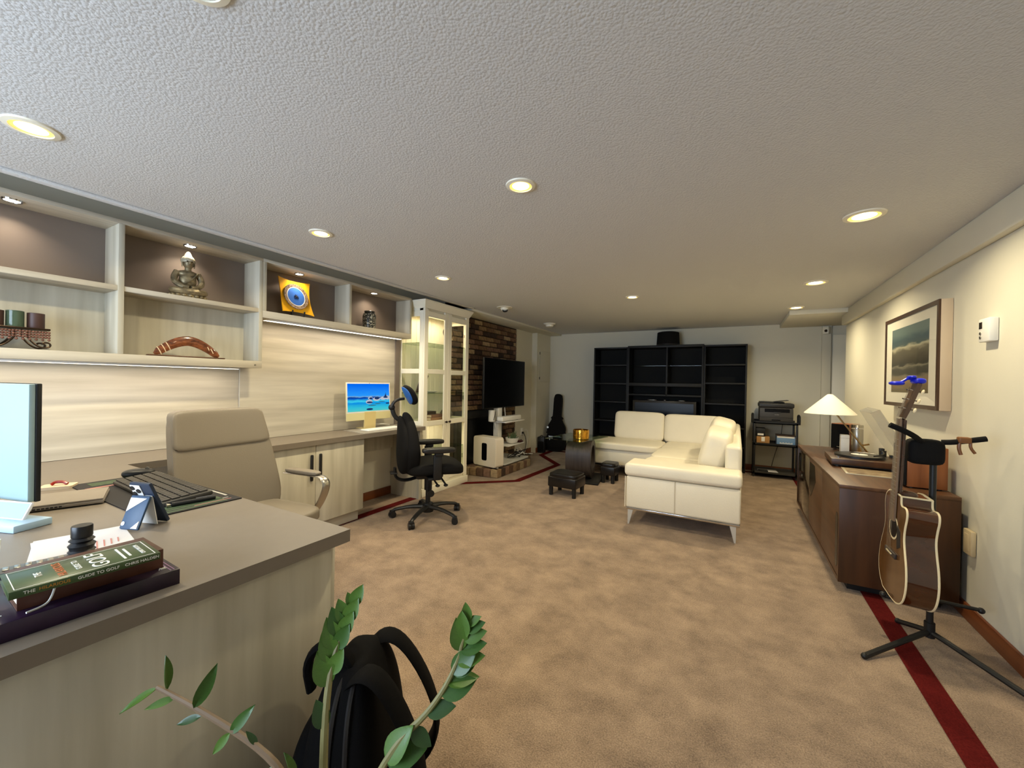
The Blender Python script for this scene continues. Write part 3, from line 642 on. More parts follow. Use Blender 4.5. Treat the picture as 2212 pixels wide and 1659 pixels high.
def book(name, label, x, y, z, lx, ly, h_, rz, cov, spine_side=1):
    t = thing(name, label, 'book', (x, y, z), math.radians(rz))
    B().box(-lx / 2, lx / 2, -ly / 2, ly / 2, 0, .0025, .0008).box(-lx / 2, lx / 2, -ly / 2, ly / 2, h_ - .0025, h_, .0008).box(lx / 2 - .003, lx / 2 + .0005, -ly / 2, ly / 2, 0, h_, .001).done('cover', cov, t, True)
    B().box(-lx / 2 + .005, lx / 2 - .003, -ly / 2 + .004, ly / 2 - .004, .0025, h_ - .0025).done('pages', mat('pages', (226, 214, 188), .8), t, True)
    return t
mat('ink_white', (236, 234, 226), .5); mat('ink_orange', (196, 112, 66), .5); mat('ink_gold', (190, 132, 40), .5)
t = book('hardcover_book', 'large dark purple hardcover book at the bottom of the book stack', -1.205, .262, DZ, .21, .335, .034, -2, mat('purple_cover', (46, 26, 50), .3, noise=1, nscale=(14, 14, 14), dark=(20, 14, 26)))
def cov(s_, size, m_, lx, ly, h_, px, py): return T(px, py, h_ + .0003) @ RZ(0)
addtext('it', .022, 'ink_white', T(.075, .145, .0345) @ RZ(180), t)
addtext('MIN', .034, 'ink_white', T(.04, -.09, .0345) @ RZ(180), t)
for k in (0, .006): B().box(-.10, .1, .158 - k, .1595 - k, .034, .0345).done('cover_line', mat('ink_violet', (150, 110, 160), .4), t, True)
t = book('leather_book', 'brown leather book with a white ribbon marker in the book stack', -1.197, .305, DZ + .034, .122, .212, .042, -2, mat('brown_leather', (88, 50, 34), .45, noise=.35, nscale=(30, 30, 30)))
B().tube(smooth([(.062, -.06, .035), (.069, -.06, .03), (.070, -.066, .008), (.076, -.075, .0015), (.084, -.098, .0015)]), .0018, 6).done('ribbon_marker', 'ink_white', t, True)
B().tube(smooth([(.063, -.058, .036), (.067, -.05, .037), (.069, -.04, .033)]), .0013, 6).done('ribbon_marker', 'ink_white', t, True)
t = book('golf_book', 'green joke book about golf on top of the book stack', -1.139, .285, DZ + .076, .113, .205, .014, -4, mat('green_cover', (66, 88, 48), .35, noise=.5, nscale=(18, 18, 18)))
h_ = .0143
SP = RY(90)
def spine(s_, size, m_, yy): addtext(s_, size, m_, T(.0571, yy, .007) @ RZ(90) @ RX(90), t)
spine('THE', .0078, 'ink_white', -.079); spine('HILARIOUS', .0078, 'ink_gold', -.0485); spine('GUIDE TO GOLF', .0078, 'ink_white', .009); spine('CHRIS HALDEN', .0078, 'ink_white', .073)
def cover(s_, size, m_, xx, yy): addtext(s_, size, m_, T(xx, yy, h_) @ RZ(180), t)
cover('HILARIOUS', .0165, 'ink_orange', 0, -.035); cover('THE', .014, 'ink_white', 0, -.062); cover('GUIDE TO', .012, 'ink_white', 0, -.012); cover('GOLF', .036, 'ink_white', 0, .018)
cover('CHRIS HALDEN', .0095, 'ink_white', 0, .082)
for k in range(2): B().box(-.038 + .01 * k, .038 - .01 * k, .05 + .01 * k, .0535 + .01 * k, .014, h_ + .0003).done('subtitle_line', 'ink_white', t, True)
for a, b_, c_, d_ in ((-.051, .051, -.096, -.0948), (-.051, .051, .0948, .096), (-.051, -.0498, -.096, .096), (.0498, .051, -.096, .096)): B().box(a, b_, c_, d_, .014, h_).done('cover_rule', 'ink_white', t, True)
t = thing('black_bottle', 'black ribbed bottle with a round cap behind the books', 'bottle', (-1.365, .335, DZ + .0))
pf = [(.024, 0)]
for i in range(7): pf += [(.027 - .0004 * i, .006 + i * .0085), (.0235 - .0004 * i, .0105 + i * .0085)]
pf += [(.022, .068), (.0245, .074), (.018, .082), (.023, .088), (.0165, .096), (.0165, .1)]
pf = [(a, b_ * .84) for a, b_ in pf]
B().lathe(pf, n=24).done('body', mat('bottle_black', (20, 20, 22), .35), t, True)
B().lathe([(.0185, .081), (.019, .083), (.019, .106), (.018, .108), (0, .108)], n=28).done('cap', 'bottle_black', t, True)
t = thing('glass_cup', 'pale faceted cup at the left edge of the desk', 'cup', (-1.48, .19, DZ))
B().lathe([(.03, 0), (.036, .002), (.042, .085), (.039, .085), (.033, .008), (0, .006)], n=8).done('body', mat('frosted', (206, 214, 208), .35), t, True)
B().lathe([(0, .06), (.036, .06)], n=8).done('liquid', mat('tea', (128, 140, 128), .1), t, True)

# ------------------------------------------------------------------ yellow all-in-one computer and accessories
t = thing('desktop_computer', 'yellow all-in-one computer showing a blue lake picture', 'computer', (-3.06, 2.68, DZ + .003))
mys = mat('pastel_yellow', (222, 212, 160), .45); mys2 = mat('pale_yellow_stand', (206, 186, 128), .4)
Mt = RY(-3) 
B().box(-.006, .006, -.262, .262, .085, .44, .004, M=Mt).done('shell', mys, t, True)
B().box(.0055, .0066, -.262, .262, .155, .44, .003, M=Mt).done('bezel', 'white_plastic', t, True)
B().cyl((.0068, .0, .433), .003, .001, 'x', 10, M=Mt).done('webcam', 'black_plastic', t, True)
B().prism([(-.012, 0), (-.135, 0), (-.135, .006), (-.03, .01), (-.02, .16), (-.012, .16)], -.065, .065, 'y', M=T(.02, 0, 0)).done('stand', mys2, t, True)
ms = bpy.data.materials.new('lake_picture'); ms.use_nodes = True; MATS['lake_picture'] = ms; n_ = ms.node_tree; n_.nodes.remove(n_.nodes['Principled BSDF'])
tc_ = n_.nodes.new('ShaderNodeTexCoord'); sx = n_.nodes.new('ShaderNodeSeparateXYZ'); n_.links.new(tc_.outputs['Object'], sx.inputs[0])
mr_ = n_.nodes.new('ShaderNodeMapRange'); mr_.inputs[1].default_value = .165; mr_.inputs[2].default_value = .43; n_.links.new(sx.outputs[2], mr_.inputs[0])
nz_ = n_.nodes.new('ShaderNodeTexNoise'); nz_.inputs['Scale'].default_value = 1; mp_ = n_.nodes.new('ShaderNodeMapping'); mp_.inputs['Scale'].default_value = (1, 12, 60); n_.links.new(tc_.outputs['Object'], mp_.inputs[0]); n_.links.new(mp_.outputs[0], nz_.inputs['Vector'])
mm_ = n_.nodes.new('ShaderNodeMath'); mm_.operation = 'MULTIPLY_ADD'; mm_.inputs[1].default_value = .10; n_.links.new(nz_.outputs['Fac'], mm_.inputs[0]); n_.links.new(mr_.outputs[0], mm_.inputs[2])
rp_ = n_.nodes.new('ShaderNodeValToRGB'); el = rp_.color_ramp.elements
for i, (p_, c_) in enumerate(((0.0, (90, 200, 190)), (.2, (50, 190, 215)), (.36, (10, 140, 225)), (.42, (60, 205, 235)), (.5, (10, 90, 200)), (.555, (10, 60, 150)), (.575, (120, 170, 210)), (.62, (40, 150, 250)), (1.0, (0, 105, 240)))):
    e_ = el[i] if i < 2 else el.new(p_)
    e_.position = p_; e_.color = (*lin(c_), 1)
n_.links.new(mm_.outputs[0], rp_.inputs[0]); em_ = n_.nodes.new('ShaderNodeEmission'); em_.inputs[1].default_value = 1.0
n_.links.new(rp_.outputs[0], em_.inputs[0]); n_.links.new(em_.outputs[0], n_.nodes['Material Output'].inputs[0])
scr = B().box(.0067, .0072, -.25, .25, .168, .428, M=Mt).done('screen', 'lake_picture', t, True)
mat('rock_lit', (0, 0, 0), .9); glow('px_rock', (196, 200, 214), .9); glow('px_dark', (34, 60, 110), .8); glow('px_shoal', (60, 130, 150), .8)
def blob(y, z, ry, rz_, m_, dx=0):
    B().cyl((0, 0, 0), 1, 1, 'x', 18, M=Mt @ T(.0073 + dx, y, z) @ Matrix.Diagonal((.0004, ry, rz_, 1))).done('picture_rock', m_, scr, True)
for y, z, a, b_, m_ in ((-.005, .255, .04, .02, 'px_rock'), (-.0, .25, .036, .009, 'px_dark'), (.01, .29, .028, .014, 'px_rock'), (.015, .288, .02, .01, 'px_dark'), (.085, .28, .045, .018, 'px_rock'), (.09, .288, .03, .013, 'px_dark'),
                        (.17, .285, .04, .016, 'px_rock'), (.225, .29, .03, .02, 'px_rock'), (.2, .296, .03, .008, 'px_dark'), (0, .185, .04, .01, 'px_dark'), (.1, .235, .035, .005, 'px_shoal'), (.03, .22, .05, .005, 'px_shoal'), (.225, .235, .025, .007, 'px_dark'), (.15, .255, .04, .004, 'px_shoal')):
    blob(y, z, a, b_, m_, .0003 if m_ == 'px_dark' else 0)
B().prism([(.18, .3), (.215, .3), (.205, .325), (.203, .345), (.197, .325)], .0073, .0078, 'x', M=Mt).done('picture_tree', 'px_dark', scr, True)
B().tube(smooth([(-.02, .03, .12), (-.06, .07, .05), (-.05, .12, .03), (-.02, .2, .028), (-.03, .28, .01), (-.08, .33, .006)]), .003, 6).done('power_cable', 'white_plastic', t, True)
t = thing('felt_mat', 'grey felt mat under the white keyboard', 'mat', (-2.95, 2.75, DZ))
B().prism([(-3.14, 2.45), (-3.14, 3.09), (-2.80, 3.09), (-2.80, 2.39)], DZ, DZ + .003, 'z').done('sheet', mat('felt_grey', (150, 144, 134), .9), t)
t = thing('white_keyboard', 'slim white keyboard in front of the yellow computer', 'keyboard', (-2.935, 2.72, DZ + .003), math.radians(-4))
B().box(-.06, .06, -.2, .2, 0, .009, .003).done('case', 'white_plastic', t, True); kk = B()
for r_ in range(5):
    for c_ in range(20): kk.box(-.053 + r_ * .0215, -.053 + r_ * .0215 + .018, -.193 + c_ * .0194, -.193 + c_ * .0194 + .016, .009, .0115)
kk.done('keys', mat('key_white', (246, 244, 238), .5), t, True)['kind'] = 'stuff'
t = thing('white_mouse', 'small white mouse at the end of the computer mat', 'mouse', (-2.90, 3.0, DZ + .003))
B().pillow((0, 0, .01), (.05, .028, .012), 2.5, 6).done('shell', 'white_plastic', t, True); B().box(.012, .014, -.027, .027, .019, .0215).done('button_split', 'steel', t, True)

# ------------------------------------------------------------------ grey leather chair
t = thing('desk_chair', 'grey leather high-back desk chair with a metal loop arm', 'chair', (-2.26, 1.19, 0), math.radians(7))
lg = 'leather_grey'
def bend(w_): 
    # widen to the bottom, slight concave curve
    z_ = w_.z; k = 1.0 + .16 * max(0, (.1 - z_)) / .4 ; k *= 1 - .10 * max(0, z_ - .1) / .2
    return Vector((w_.x - .22 * (w_.y ** 2) * -1 * .35 - .10 * (z_) , w_.y * k, w_.z))
def gch(w_, z0): # lean back, wrap round, wide at the lumbar
    z = w_.z + z0; k = 1.0 + .13 * max(0, (.82 - z) / .4) - .09 * max(0, (z - .82) / .22); k -= .5 * max(0, .56 - z)
    return Vector((w_.x - .16 * (z - .6) + .4 * w_.y ** 2 + .03 * math.cos((z - .56) * 5), w_.y * k, w_.z))
B().pillow((-.225, 0, .735), (.034, .262, .305), 9, 16, f=lambda w_: gch(w_, .735)).done('backrest', lg, t, True)
B().pillow((-.217, 0, .938), (.036, .260, .103), 9, 14, f=lambda w_: gch(w_, .938)).done('head_pad', lg, t, True)
B().pillow((.02, 0, .455), (.25, .27, .045), 5, 10).done('seat', lg, t, True)
B().pillow((-.255, 0, .72), (.012, .235, .29), 6, 10, f=lambda w_: gch(w_, .72)).done('back_shell', 'black_plastic', t, True)
for s_ in (-1, 1):
    pth = smooth([(-.14, .32 * s_, .635), (.06, .325 * s_, .638), (.175, .325 * s_, .635), (.20, .32 * s_, .58), (.155, .30 * s_, .46), (.11, .27 * s_, .415)], 2)
    a_ = B().tube(pth, .026, 10, flat=(1, .28)).done('arm_loop', 'steel', t, True)
    B().pillow((-.005, .325 * s_, .652), (.135, .03, .013), 4, 6).done('arm_pad', lg, a_, True)
B().cyl((0, 0, .24), .03, .34, n=16).done('gas_post', 'chrome', t, True)
for i in range(5):
    a = i * 2 * PI / 5 + .3
    l_ = B().tube([(0, 0, .085), (.15 * math.cos(a), .15 * math.sin(a), .085), (.29 * math.cos(a), .29 * math.sin(a), .065)], [.03, .024, .016], 8).done('base_spoke', 'chrome', t, True)
    B().cyl((.29 * math.cos(a), .29 * math.sin(a), .028), .028, .035, 'x' if i % 2 else 'y', 14).done('caster', 'black_plastic', l_, True)

# ------------------------------------------------------------------ black task chair
t = thing('task_chair', 'black task chair with a blue-backed headrest by the glass cabinet', 'chair', (-2.39, 2.76, 0), math.radians(50))
sb, bpz = 'soft_black', 'black_plastic'
B().pillow((.045, 0, .47), (.25, .245, .06), 3.6, 12, f=lambda w_: Vector((w_.x, w_.y, w_.z + (-.03 * max(0, w_.x / .25) ** 3) - .015 * max(0, -w_.x / .25)))).done('seat', sb, t, True)
def tch(w_, z0):
    z = w_.z + z0; k = 1 - .42 * max(0, (z - .62) / .32) ** 1.3 - .18 * max(0, (.6 - z) / .2)
    return Vector((w_.x * (1 - .45 * max(0, (z - .6) / .34)) - .02 * (z - .6) - .25 * max(0, z - .62) ** 2 + .5 * w_.y ** 2, w_.y * k, w_.z))
B().pillow((-.175, 0, .675), (.075, .235, .265), 3.4, 14, f=lambda w_: tch(w_, .675)).done('backrest', sb, t, True)
B().pillow((-.225, 0, .66), (.055, .215, .25), 3, 12, f=lambda w_: tch(w_, .66)).done('back_cover', 'soft_black', t, True)
hs = B(); hs.tube(smooth([(-.235, 0, .86), (-.30, 0, .90), (-.325, 0, .985)]), .019, 10).sph((-.325, 0, .985), .028).tube(smooth([(-.325, .014, .985), (-.31, .02, 1.03), (-.27, .014, 1.055), (-.22, 0, 1.06)]), .012, 8).tube(smooth([(-.325, -.014, .985), (-.31, -.02, 1.03), (-.27, -.014, 1.055), (-.22, 0, 1.06)]), .012, 8).sph((-.245, 0, .865), .026)
hs.done('headrest_arm', bpz, t, True)
hd = B().pillow((-.175, 0, 1.085), (.032, .14, .092), 2.6, 10, f=lambda w_: Vector((w_.x - .25 * w_.z + 1.6 * w_.y ** 2 + (.0), w_.y, w_.z)), M=T(-.215, 0, 1.075) @ RY(-12) @ T(.215, 0, -1.075)).done('headrest', sb, t, True)
B().pillow((-.202, 0, 1.085), (.012, .125, .082), 2.6, 10, f=lambda w_: Vector((w_.x - .25 * w_.z + 1.6 * w_.y ** 2, w_.y, w_.z)), M=T(-.215, 0, 1.075) @ RY(-12) @ T(.215, 0, -1.075)).done('headrest_back', mat('royal_blue', (32, 92, 170), .45), hd, True)
for s_ in (-1, 1):
    p_ = B().box(.0, .07, .25 * s_ - .015, .25 * s_ + .015, .39, .60, .008).done('arm_post', bpz, t, True)
    B().pillow((.045, .25 * s_, .638), (.14, .044, .024), 4, 8).done('arm_pad', mat('arm_black', (30, 28, 27), .4), t, True)
    B().box(.01, .08, .25 * s_ - .03, .25 * s_ + .03, .59, .622, .008).done('arm_collar', bpz, t, True)
    B().box(-.04, .06, min(.1 * s_, .25 * s_), max(.1 * s_, .25 * s_), .385, .405, .004).done('arm_bracket', bpz, t, True)
B().box(-.12, .12, -.09, .09, .36, .43, .02).done('mechanism', bpz, t, True)
B().tube(smooth([(-.08, 0, .37), (-.20, 0, .34), (-.285, 0, .37), (-.29, 0, .46)]), .022, 10, flat=(1.6, .6)).done('back_bar', bpz, t, True)
B().box(-.33, -.27, -.05, .05, .41, .425, .006).done('back_lever', bpz, t, True)
for x_, l2 in ((.09, .2), (.02, .17)): B().tube(smooth([(x_, -.08, .38), (x_ + .01, -.16, .36), (x_ + .03, -.19, .33)]), .008, 8).sph((x_ + .03, -.19, .325), .02, (1, 1, .6)).done('lever', bpz, t, True)
B().tube([(.0, -.06, .36), (.01, -.09, .30), (.01, -.09, .255)], .007, 8).cyl((.01, -.09, .235), .03, .014, 'y', 18).done('tension_knob', bpz, t, True)
B().lathe([(.022, .10), (.022, .25), (.034, .25), (.034, .36)], n=20).done('gas_post', bpz, t, True)
B().lathe([(.05, .055), (.055, .075), (.045, .13), (.034, .14)], n=20).done('hub', bpz, t, True)
for i in range(5):
    a = i * 2 * PI / 5 + math.radians(20)
    l_ = B().tube(smooth([(.03 * math.cos(a), .03 * math.sin(a), .10), (.16 * math.cos(a), .16 * math.sin(a), .098), (.28 * math.cos(a), .28 * math.sin(a), .075), (.31 * math.cos(a), .31 * math.sin(a), .06)], 1), [.032, .022, .019, .017, .014], 8, flat=(1, .8)).done('base_spoke', bpz, t, True)
    Mc = T(.31 * math.cos(a), .31 * math.sin(a), .027) @ Matrix.Rotation(a + .7, 4, 'Z')
    B().cyl((0, .014, 0), .027, .02, 'y', 16, M=Mc).cyl((0, -.014, 0), .027, .02, 'y', 16, M=Mc).box(-.02, .02, -.02, .02, .01, .04, .006, M=Mc).done('caster', bpz, l_, True)
# ------------------------------------------------------------------ brick fireplace and hearth
FX = -3.125
t = thing('fireplace', 'dark brown brick fireplace wall with a black firebox', 'fireplace', (FX, 4.9, 0))
mat('mortar', (62, 50, 36), .95, bump=.3, bscale=120)
OY0, OY1, OZ1 = 4.10, 5.30, .83
fb = B(); fb.box(-3.238, FX - .022, 4.02, OY0, 0, 2.086).box(-3.238, FX - .022, OY1, 5.71, 0, 2.086).box(-3.238, FX - .022, OY0, OY1, OZ1, 2.086)
fb.done('mortar_bed', 'mortar', t)
B().box(-3.238, -3.232, OY0, OY1, .1, OZ1).done('firebox', mat('soot', (9, 8, 8), .95), t)
B().box(FX - .02, FX - .004, OY0, OY1, .72, OZ1 - .002, .003).box(FX - .02, FX - .004, OY0, OY0 + .05, .1, .72).box(FX - .02, FX - .004, OY1 - .05, OY1, .1, .72).done('firebox_surround', 'black_plastic', t)
B().box(FX - .03, FX - .026, OY0 + .05, OY1 - .05, .1, .72).done('firebox_door', 'screen_black', t)
BR = [mat('brick_%d' % i, c, .85, noise=.45, nscale=(26, 26, 26), bump=.5, bscale=60) for i, c in enumerate(((150, 122, 90), (128, 100, 74), (100, 74, 56), (176, 152, 118), (70, 52, 42), (136, 104, 84)))]
def brick_mesh(m_, l, h_, d_):
    b = B(); b.box(-d_, 0, -l / 2, l / 2, -h_ / 2, h_ / 2, .005, 1); return b.mesh('brick', m_)
BH, BL = .066, .188
full = [brick_mesh(m_, BL, BH - .009, .05) for m_ in BR]; half = [brick_mesh(m_, BL / 2 - .005, BH - .009, .05) for m_ in BR]
random.seed(11); z = BH / 2 + .003; row = 0
while z + BH / 2 < 2.09:
    y = 4.02 + (.098 if row % 2 else 0); cells = []
    if row % 2: cells.append((4.02 + .046, half))
    while y + BL < 5.72: cells.append((y + BL / 2, full)); y += BL + .009
    if 5.715 - y > .08: cells.append((y + BL / 4, half))
    for yc, ms_ in cells:
        if z - BH / 2 < OZ1 - .01 and OY0 - .05 < yc < OY1 + .05: continue
        k = random.choices(range(6), (5, 5, 4, 2, 3, 4))[0]
        put('brick', ms_[k], t, True, T(FX + random.uniform(-.004, .006) - FX, yc - 4.9, z) @ Matrix.Rotation(random.uniform(-.012, .012), 4, 'X'))
    z += BH + .003; row += 1
put('brick', full[3], t, True, T(.012, .12, 1.62))
t = thing('hearth', 'low brick hearth in front of the fireplace', 'hearth', (-2.9, 4.9, 0))
HP = [(-3.12, 4.27), (-2.62, 4.33), (-2.62, 5.25), (-2.84, 5.68), (-3.12, 5.68)]
HI = [(-3.12, 4.285), (-2.636, 4.343), (-2.636, 5.246), (-2.85, 5.666), (-3.12, 5.666)]
B().prism(HI, 0, .098, 'z').done('core', 'mortar', t)
segs = [(HP[0], HP[1]), (HP[1], HP[2]), (HP[2], HP[3])]
for a_, b_ in segs:
    A_, D_ = Vector((*a_, 0)), Vector((*b_, 0)); L_ = (D_ - A_).length; n = max(1, round(L_ / .105)); ang = math.atan2(D_.y - A_.y, D_.x - A_.x)
    for i in range(n):
        c_ = A_ + (D_ - A_) * ((i + .5) / n); k = random.randrange(6)
        bm_ = B(); bm_.box(-L_ / n / 2 + .003, L_ / n / 2 - .003, -.004, .05, .002, .104, .005, 1); me_ = bm_.mesh('brick', BR[k])
        put('brick', me_, t, True, T(c_.x + 2.9, c_.y - 4.9, 0) @ Matrix.Rotation(ang, 4, 'Z'))
for i in range(4):
    for j in range(9):
        k = random.randrange(6); x0, y0 = -3.11 + i * .115, 4.36 + j * .142
        if x0 + .11 > -2.67 or (y0 > 5.2 and x0 > -2.95): continue
        put('brick', (lambda bb: (bb.box(0, .109, 0, .136, .096, .106, .003, 1), bb.mesh('brick', BR[k]))[1])(B()), t, True, T(x0 + 2.9, y0 - 4.9, 0))
HZ = .106
# television and its stand
t = thing('television', 'large flat black television on a white stand before the fireplace', 'television', (-2.90, 4.97, .86), math.radians(0))
B().box(-.02, .012, -.575, .575, .0, .685, .006).done('casing', 'black_plastic', t, True); B().box(.012, .0135, -.565, .565, .012, .677).done('screen', 'screen_black', t, True)
B().box(-.05, -.02, -.12, .12, .1, .4, .006).done('wall_mount', 'white_plastic', t, True)
t = thing('tv_stand', 'white tv stand with shelves standing on the brick hearth', 'stand', (-2.93, 4.85, HZ))
wp = 'white_plastic'
B().prism(rrect(-.18, .24, -.22, .5, .03), 0, .018, 'z').done('base_plate', wp, t, True)
B().box(-.045, .035, -.07, .04, .018, .95, .01).done('column', wp, t, True)
B().box(-.06, .2, -.13, .42, .555, .572, .005).done('upper_shelf', wp, t, True)
B().box(-.06, .2, -.05, .42, .22, .236, .005).done('lower_shelf', wp, t, True)
B().tube(smooth([(.03, .1, .98), (.02, .12, .8), (.03, .14, .6)]), .006, 6).done('cable', wp, t, True)
B().tube(smooth([(.03, -.13, .56), (.06, -.2, .55), (.05, -.12, .42), (.0, -.08, .3)]), .005, 6).done('cable', wp, t, True)
t = thing('sound_bar', 'white sound bar on the shelf under the television', 'speaker', (-2.80, 4.93, HZ + .572))
B().box(-.05, .05, -.27, .27, .004, .072, .02, 3).done('body', wp, t, True); B().box(-.03, .03, -.2, .2, 0, .005).done('foot', 'black_plastic', t, True)
t = thing('cable_holder', 'white canister with black cord under the television', 'canister', (-2.92, 4.65, HZ + .572))
B().lathe([(.04, 0), (.045, .006), (.045, .15), (.04, .156), (0, .156)], n=20).done('body', wp, t, True)
B().tube(smooth([(.045, -.02, .02), (.05, .0, .08), (.046, .02, .14)]), .004, 6).done('cord', 'black_plastic', t, True)
t = thing('subwoofer', 'white square subwoofer with a black slot on the hearth', 'speaker', (-2.845, 4.46, HZ), math.radians(-11))
sbp = B(); sbp.prism(rrect(-.205, .205, .012, .395, .035), -.075, .08, 'y', bev=.006); sbp.done('cabinet', mat('warm_white', (232, 222, 206), .4), t, True)
B().prism(rrect(-.045, .045, .09, .315, .02), -.078, -.0755, 'y').done('slot', 'screen_black', t, True)
for x_ in (-.16, .16): B().cyl((x_, 0, .006), .02, .014).done('foot', wp, t, True)
t = thing('plant_bowl', 'white bowl with a small green succulent on the tv stand', 'plant', (-2.80, 5.02, HZ + .236))
B().lathe([(.04, 0), (.075, .02), (.095, .07), (.098, .085), (.09, .085), (.08, .07), (0, .068)], n=24).done('bowl', wp, t, True)
mat('succulent', (84, 104, 70), .5)
random.seed(5)
for i in range(22):
    a = random.uniform(0, 6.3); r_ = random.uniform(.01, .06); l_ = random.uniform(.04, .13)
    B().tube([(r_ * math.cos(a), r_ * math.sin(a), .068), (r_ * 1.2 * math.cos(a), r_ * 1.2 * math.sin(a), .068 + l_ * .6), (r_ * 1.7 * math.cos(a), r_ * 1.7 * math.sin(a), .068 + l_)], [.006, .005, .001], 5).done('leaf', 'succulent', t, True)
t = thing('gadget', 'small dark red gadget on the lower tv stand shelf', 'gadget', (-2.78, 5.2, HZ + .236))
B().pillow((0, 0, .016), (.05, .06, .016), 3, 6).done('shell', mat('maroon', (70, 26, 24), .4), t, True); B().cyl((.02, .02, .034), .01, .01).done('knob', 'black_plastic', t, True)
t = thing('cable_tangle', 'tangle of black and white cables at the foot of the tv stand', 'cables', (-2.80, 5.3, HZ))
random.seed(9)
for i in range(9):
    p_ = [(-.06, -.3, .03)]
    for k in range(6): p_.append((random.uniform(-.1, .12), -.25 + k * .07 + random.uniform(-.05, .05), random.uniform(.025, .14)))
    B().tube(smooth(p_), .005, 5).done('cable', 'black_plastic' if i % 3 else wp, t, True)
t = thing('wall_outlet', 'wall outlet with plugged cables beside the fireplace', 'outlet', (-3.135, 5.95, .40))
B().box(-.004, .006, -.04, .04, -.06, .06, .003).done('cover_plate', wp, t, True); B().box(.006, .035, -.015, .015, -.035, -.005, .004).done('plug', 'black_plastic', t, True)
B().tube(smooth([(.035, 0, -.02), (.06, .03, -.1), (.05, .08, -.25), (.06, -.05, -.36), (.1, -.2, -.38)]), .005, 6).done('cable', 'black_plastic', t, True)
B().tube(smooth([(.035, 0, .02), (.06, .1, .03), (.05, .14, -.15), (.06, 0, -.36), (.08, -.1, -.38)]), .004, 6).done('cable', wp, t, True)
# ------------------------------------------------------------------ guitar bag, amp
t = thing('guitar_bag', 'black soft guitar bag leaning in the far left corner', 'bag', (-2.81, 6.62, 0))
out = [(-.05, 1.03), (.05, 1.03), (.075, .97), (.07, .62), (.1, .54), (.155, .45), (.165, .38), (.145, .30), (.185, .2), (.19, .1), (.14, .02), (0, .0), (-.14, .02), (-.19, .1), (-.185, .2), (-.145, .30), (-.165, .38), (-.155, .45), (-.1, .54), (-.07, .62), (-.075, .97)]
so = [(p.x, p.y) for p in smooth([(a, b_, 0) for a, b_ in out], 2, True)]
Ml = RX(-7) @ RZ(12)
B().prism(so, -.06, .06, 'y', M=Ml, bev=.025).done('bag_body', sb, t, True)
B().prism([(p[0] * .8, .05 + p[1] * .62) for p in so if p[1] < .4], -.085, -.055, 'y', M=Ml, bev=.012).done('pocket', sb, t, True)
B().box(-.12, .12, -.088, -.084, .26, .268, M=Ml).done('zipper', 'steel', t, True); B().box(-.1, -.09, -.09, -.084, .2, .26, M=Ml).done('zip_pull', 'steel', t, True)
B().cyl((-.15, -.065, .42), .018, .008, 'y', M=Ml).done('badge', 'steel', t, True)
t = thing('amplifier', 'small black amplifier box beside the guitar bag', 'amplifier', (-2.965, 6.38, 0), math.radians(10))
B().box(-.06, .06, -.05, .06, .0, .28, .01).done('cabinet', bpz, t, True); B().box(-.05, .05, -.053, -.05, .03, .2, .002).done('grille', sb, t, True); B().tube(smooth([(-.03, 0, .28), (0, 0, .31), (.03, 0, .28)]), .006, 6).done('handle', bpz, t, True)
# ------------------------------------------------------------------ black bookcases
def tower(name, label, x0, x1, z1, shelves, y0=6.52):
    t = thing(name, label, 'bookcase', ((x0 + x1) / 2, 6.68, 0)); bw = 'black_wood'; y1 = 6.835
    B().box(x0, x0 + .022, y0, y1, 0, z1, .001).done('side_panel', bw, t); B().box(x1 - .022, x1, y0, y1, 0, z1, .001).done('side_panel', bw, t)
    B().box(x0 + .022, x1 - .022, y0, y1, z1 - .022, z1, .001).done('top_panel', bw, t); B().box(x0 + .022, x1 - .022, y0 + .01, y1, 0, .06).done('plinth', bw, t)
    B().box(x0 + .01, x1 - .01, y1 - .012, y1 - .004, .02, z1 - .02).done('back_panel', 'black_panel', t)
    for z_ in shelves: B().box(x0 + .022, x1 - .022, y0 + .01, y1 - .012, z_ - .011, z_ + .011, .001).done('shelf', bw, t)
    return t
tower('bookcase', 'narrow black bookcase at the left of the black wall unit', -2.093, -1.532, 1.822, (.35, .62, .93, 1.23, 1.53))
tower('bookcase', 'narrow black bookcase at the right of the black wall unit', -.428, .124, 1.822, (.35, .62, .96, 1.26, 1.53))
t = thing('media_hutch', 'wide black tv hutch in the middle of the black wall unit', 'bookcase', (-.98, 6.68, 0)); bw = 'black_wood'
for x_ in (-1.53, -.952): 
    zb = 0 if x_ < -1.2 else 1.06
    B().box(x_, x_ + .024, 6.50, 6.835, zb, 1.80, .001).done('side_panel' if zb == 0 else 'divider', bw, t)
B().box(-.454, -.43, 6.50, 6.835, 0, 1.80, .001).done('side_panel', bw, t)
B().box(-1.53, -.43, 6.49, 6.835, 1.80, 1.835, .002).done('top_panel', bw, t); B().box(-1.506, -.454, 6.49, 6.82, 1.20, 1.25, .002).done('beam', bw, t)
B().box(-1.506, -.454, 6.50, 6.82, 1.05, 1.075, .001).done('shelf', bw, t); B().box(-1.506, -.454, 6.822, 6.834, .05, 1.80).done('back_panel', 'black_panel', t)
B().box(-1.506, -.454, 6.47, 6.82, .38, .42, .001).done('tv_deck', bw, t); B().box(-1.506, -.454, 6.48, 6.82, 0, .08).done('plinth', bw, t)
for x0_, x1_ in ((-1.506, -.952), (-.928, -.454)): B().box(x0_, x1_, 6.60, 6.82, 1.52, 1.526).done('glass_shelf', 'green_glass', t)
t = thing('small_television', 'older black television inside the hutch behind the sofa', 'television', (-.99, 6.60, .42))
B().box(-.47, .47, -.03, .04, .06, .56, .01).done('casing', 'leather_black', t, True); B().box(-.43, .43, -.0325, -.03, .1, .52).done('screen', 'screen_black', t, True)
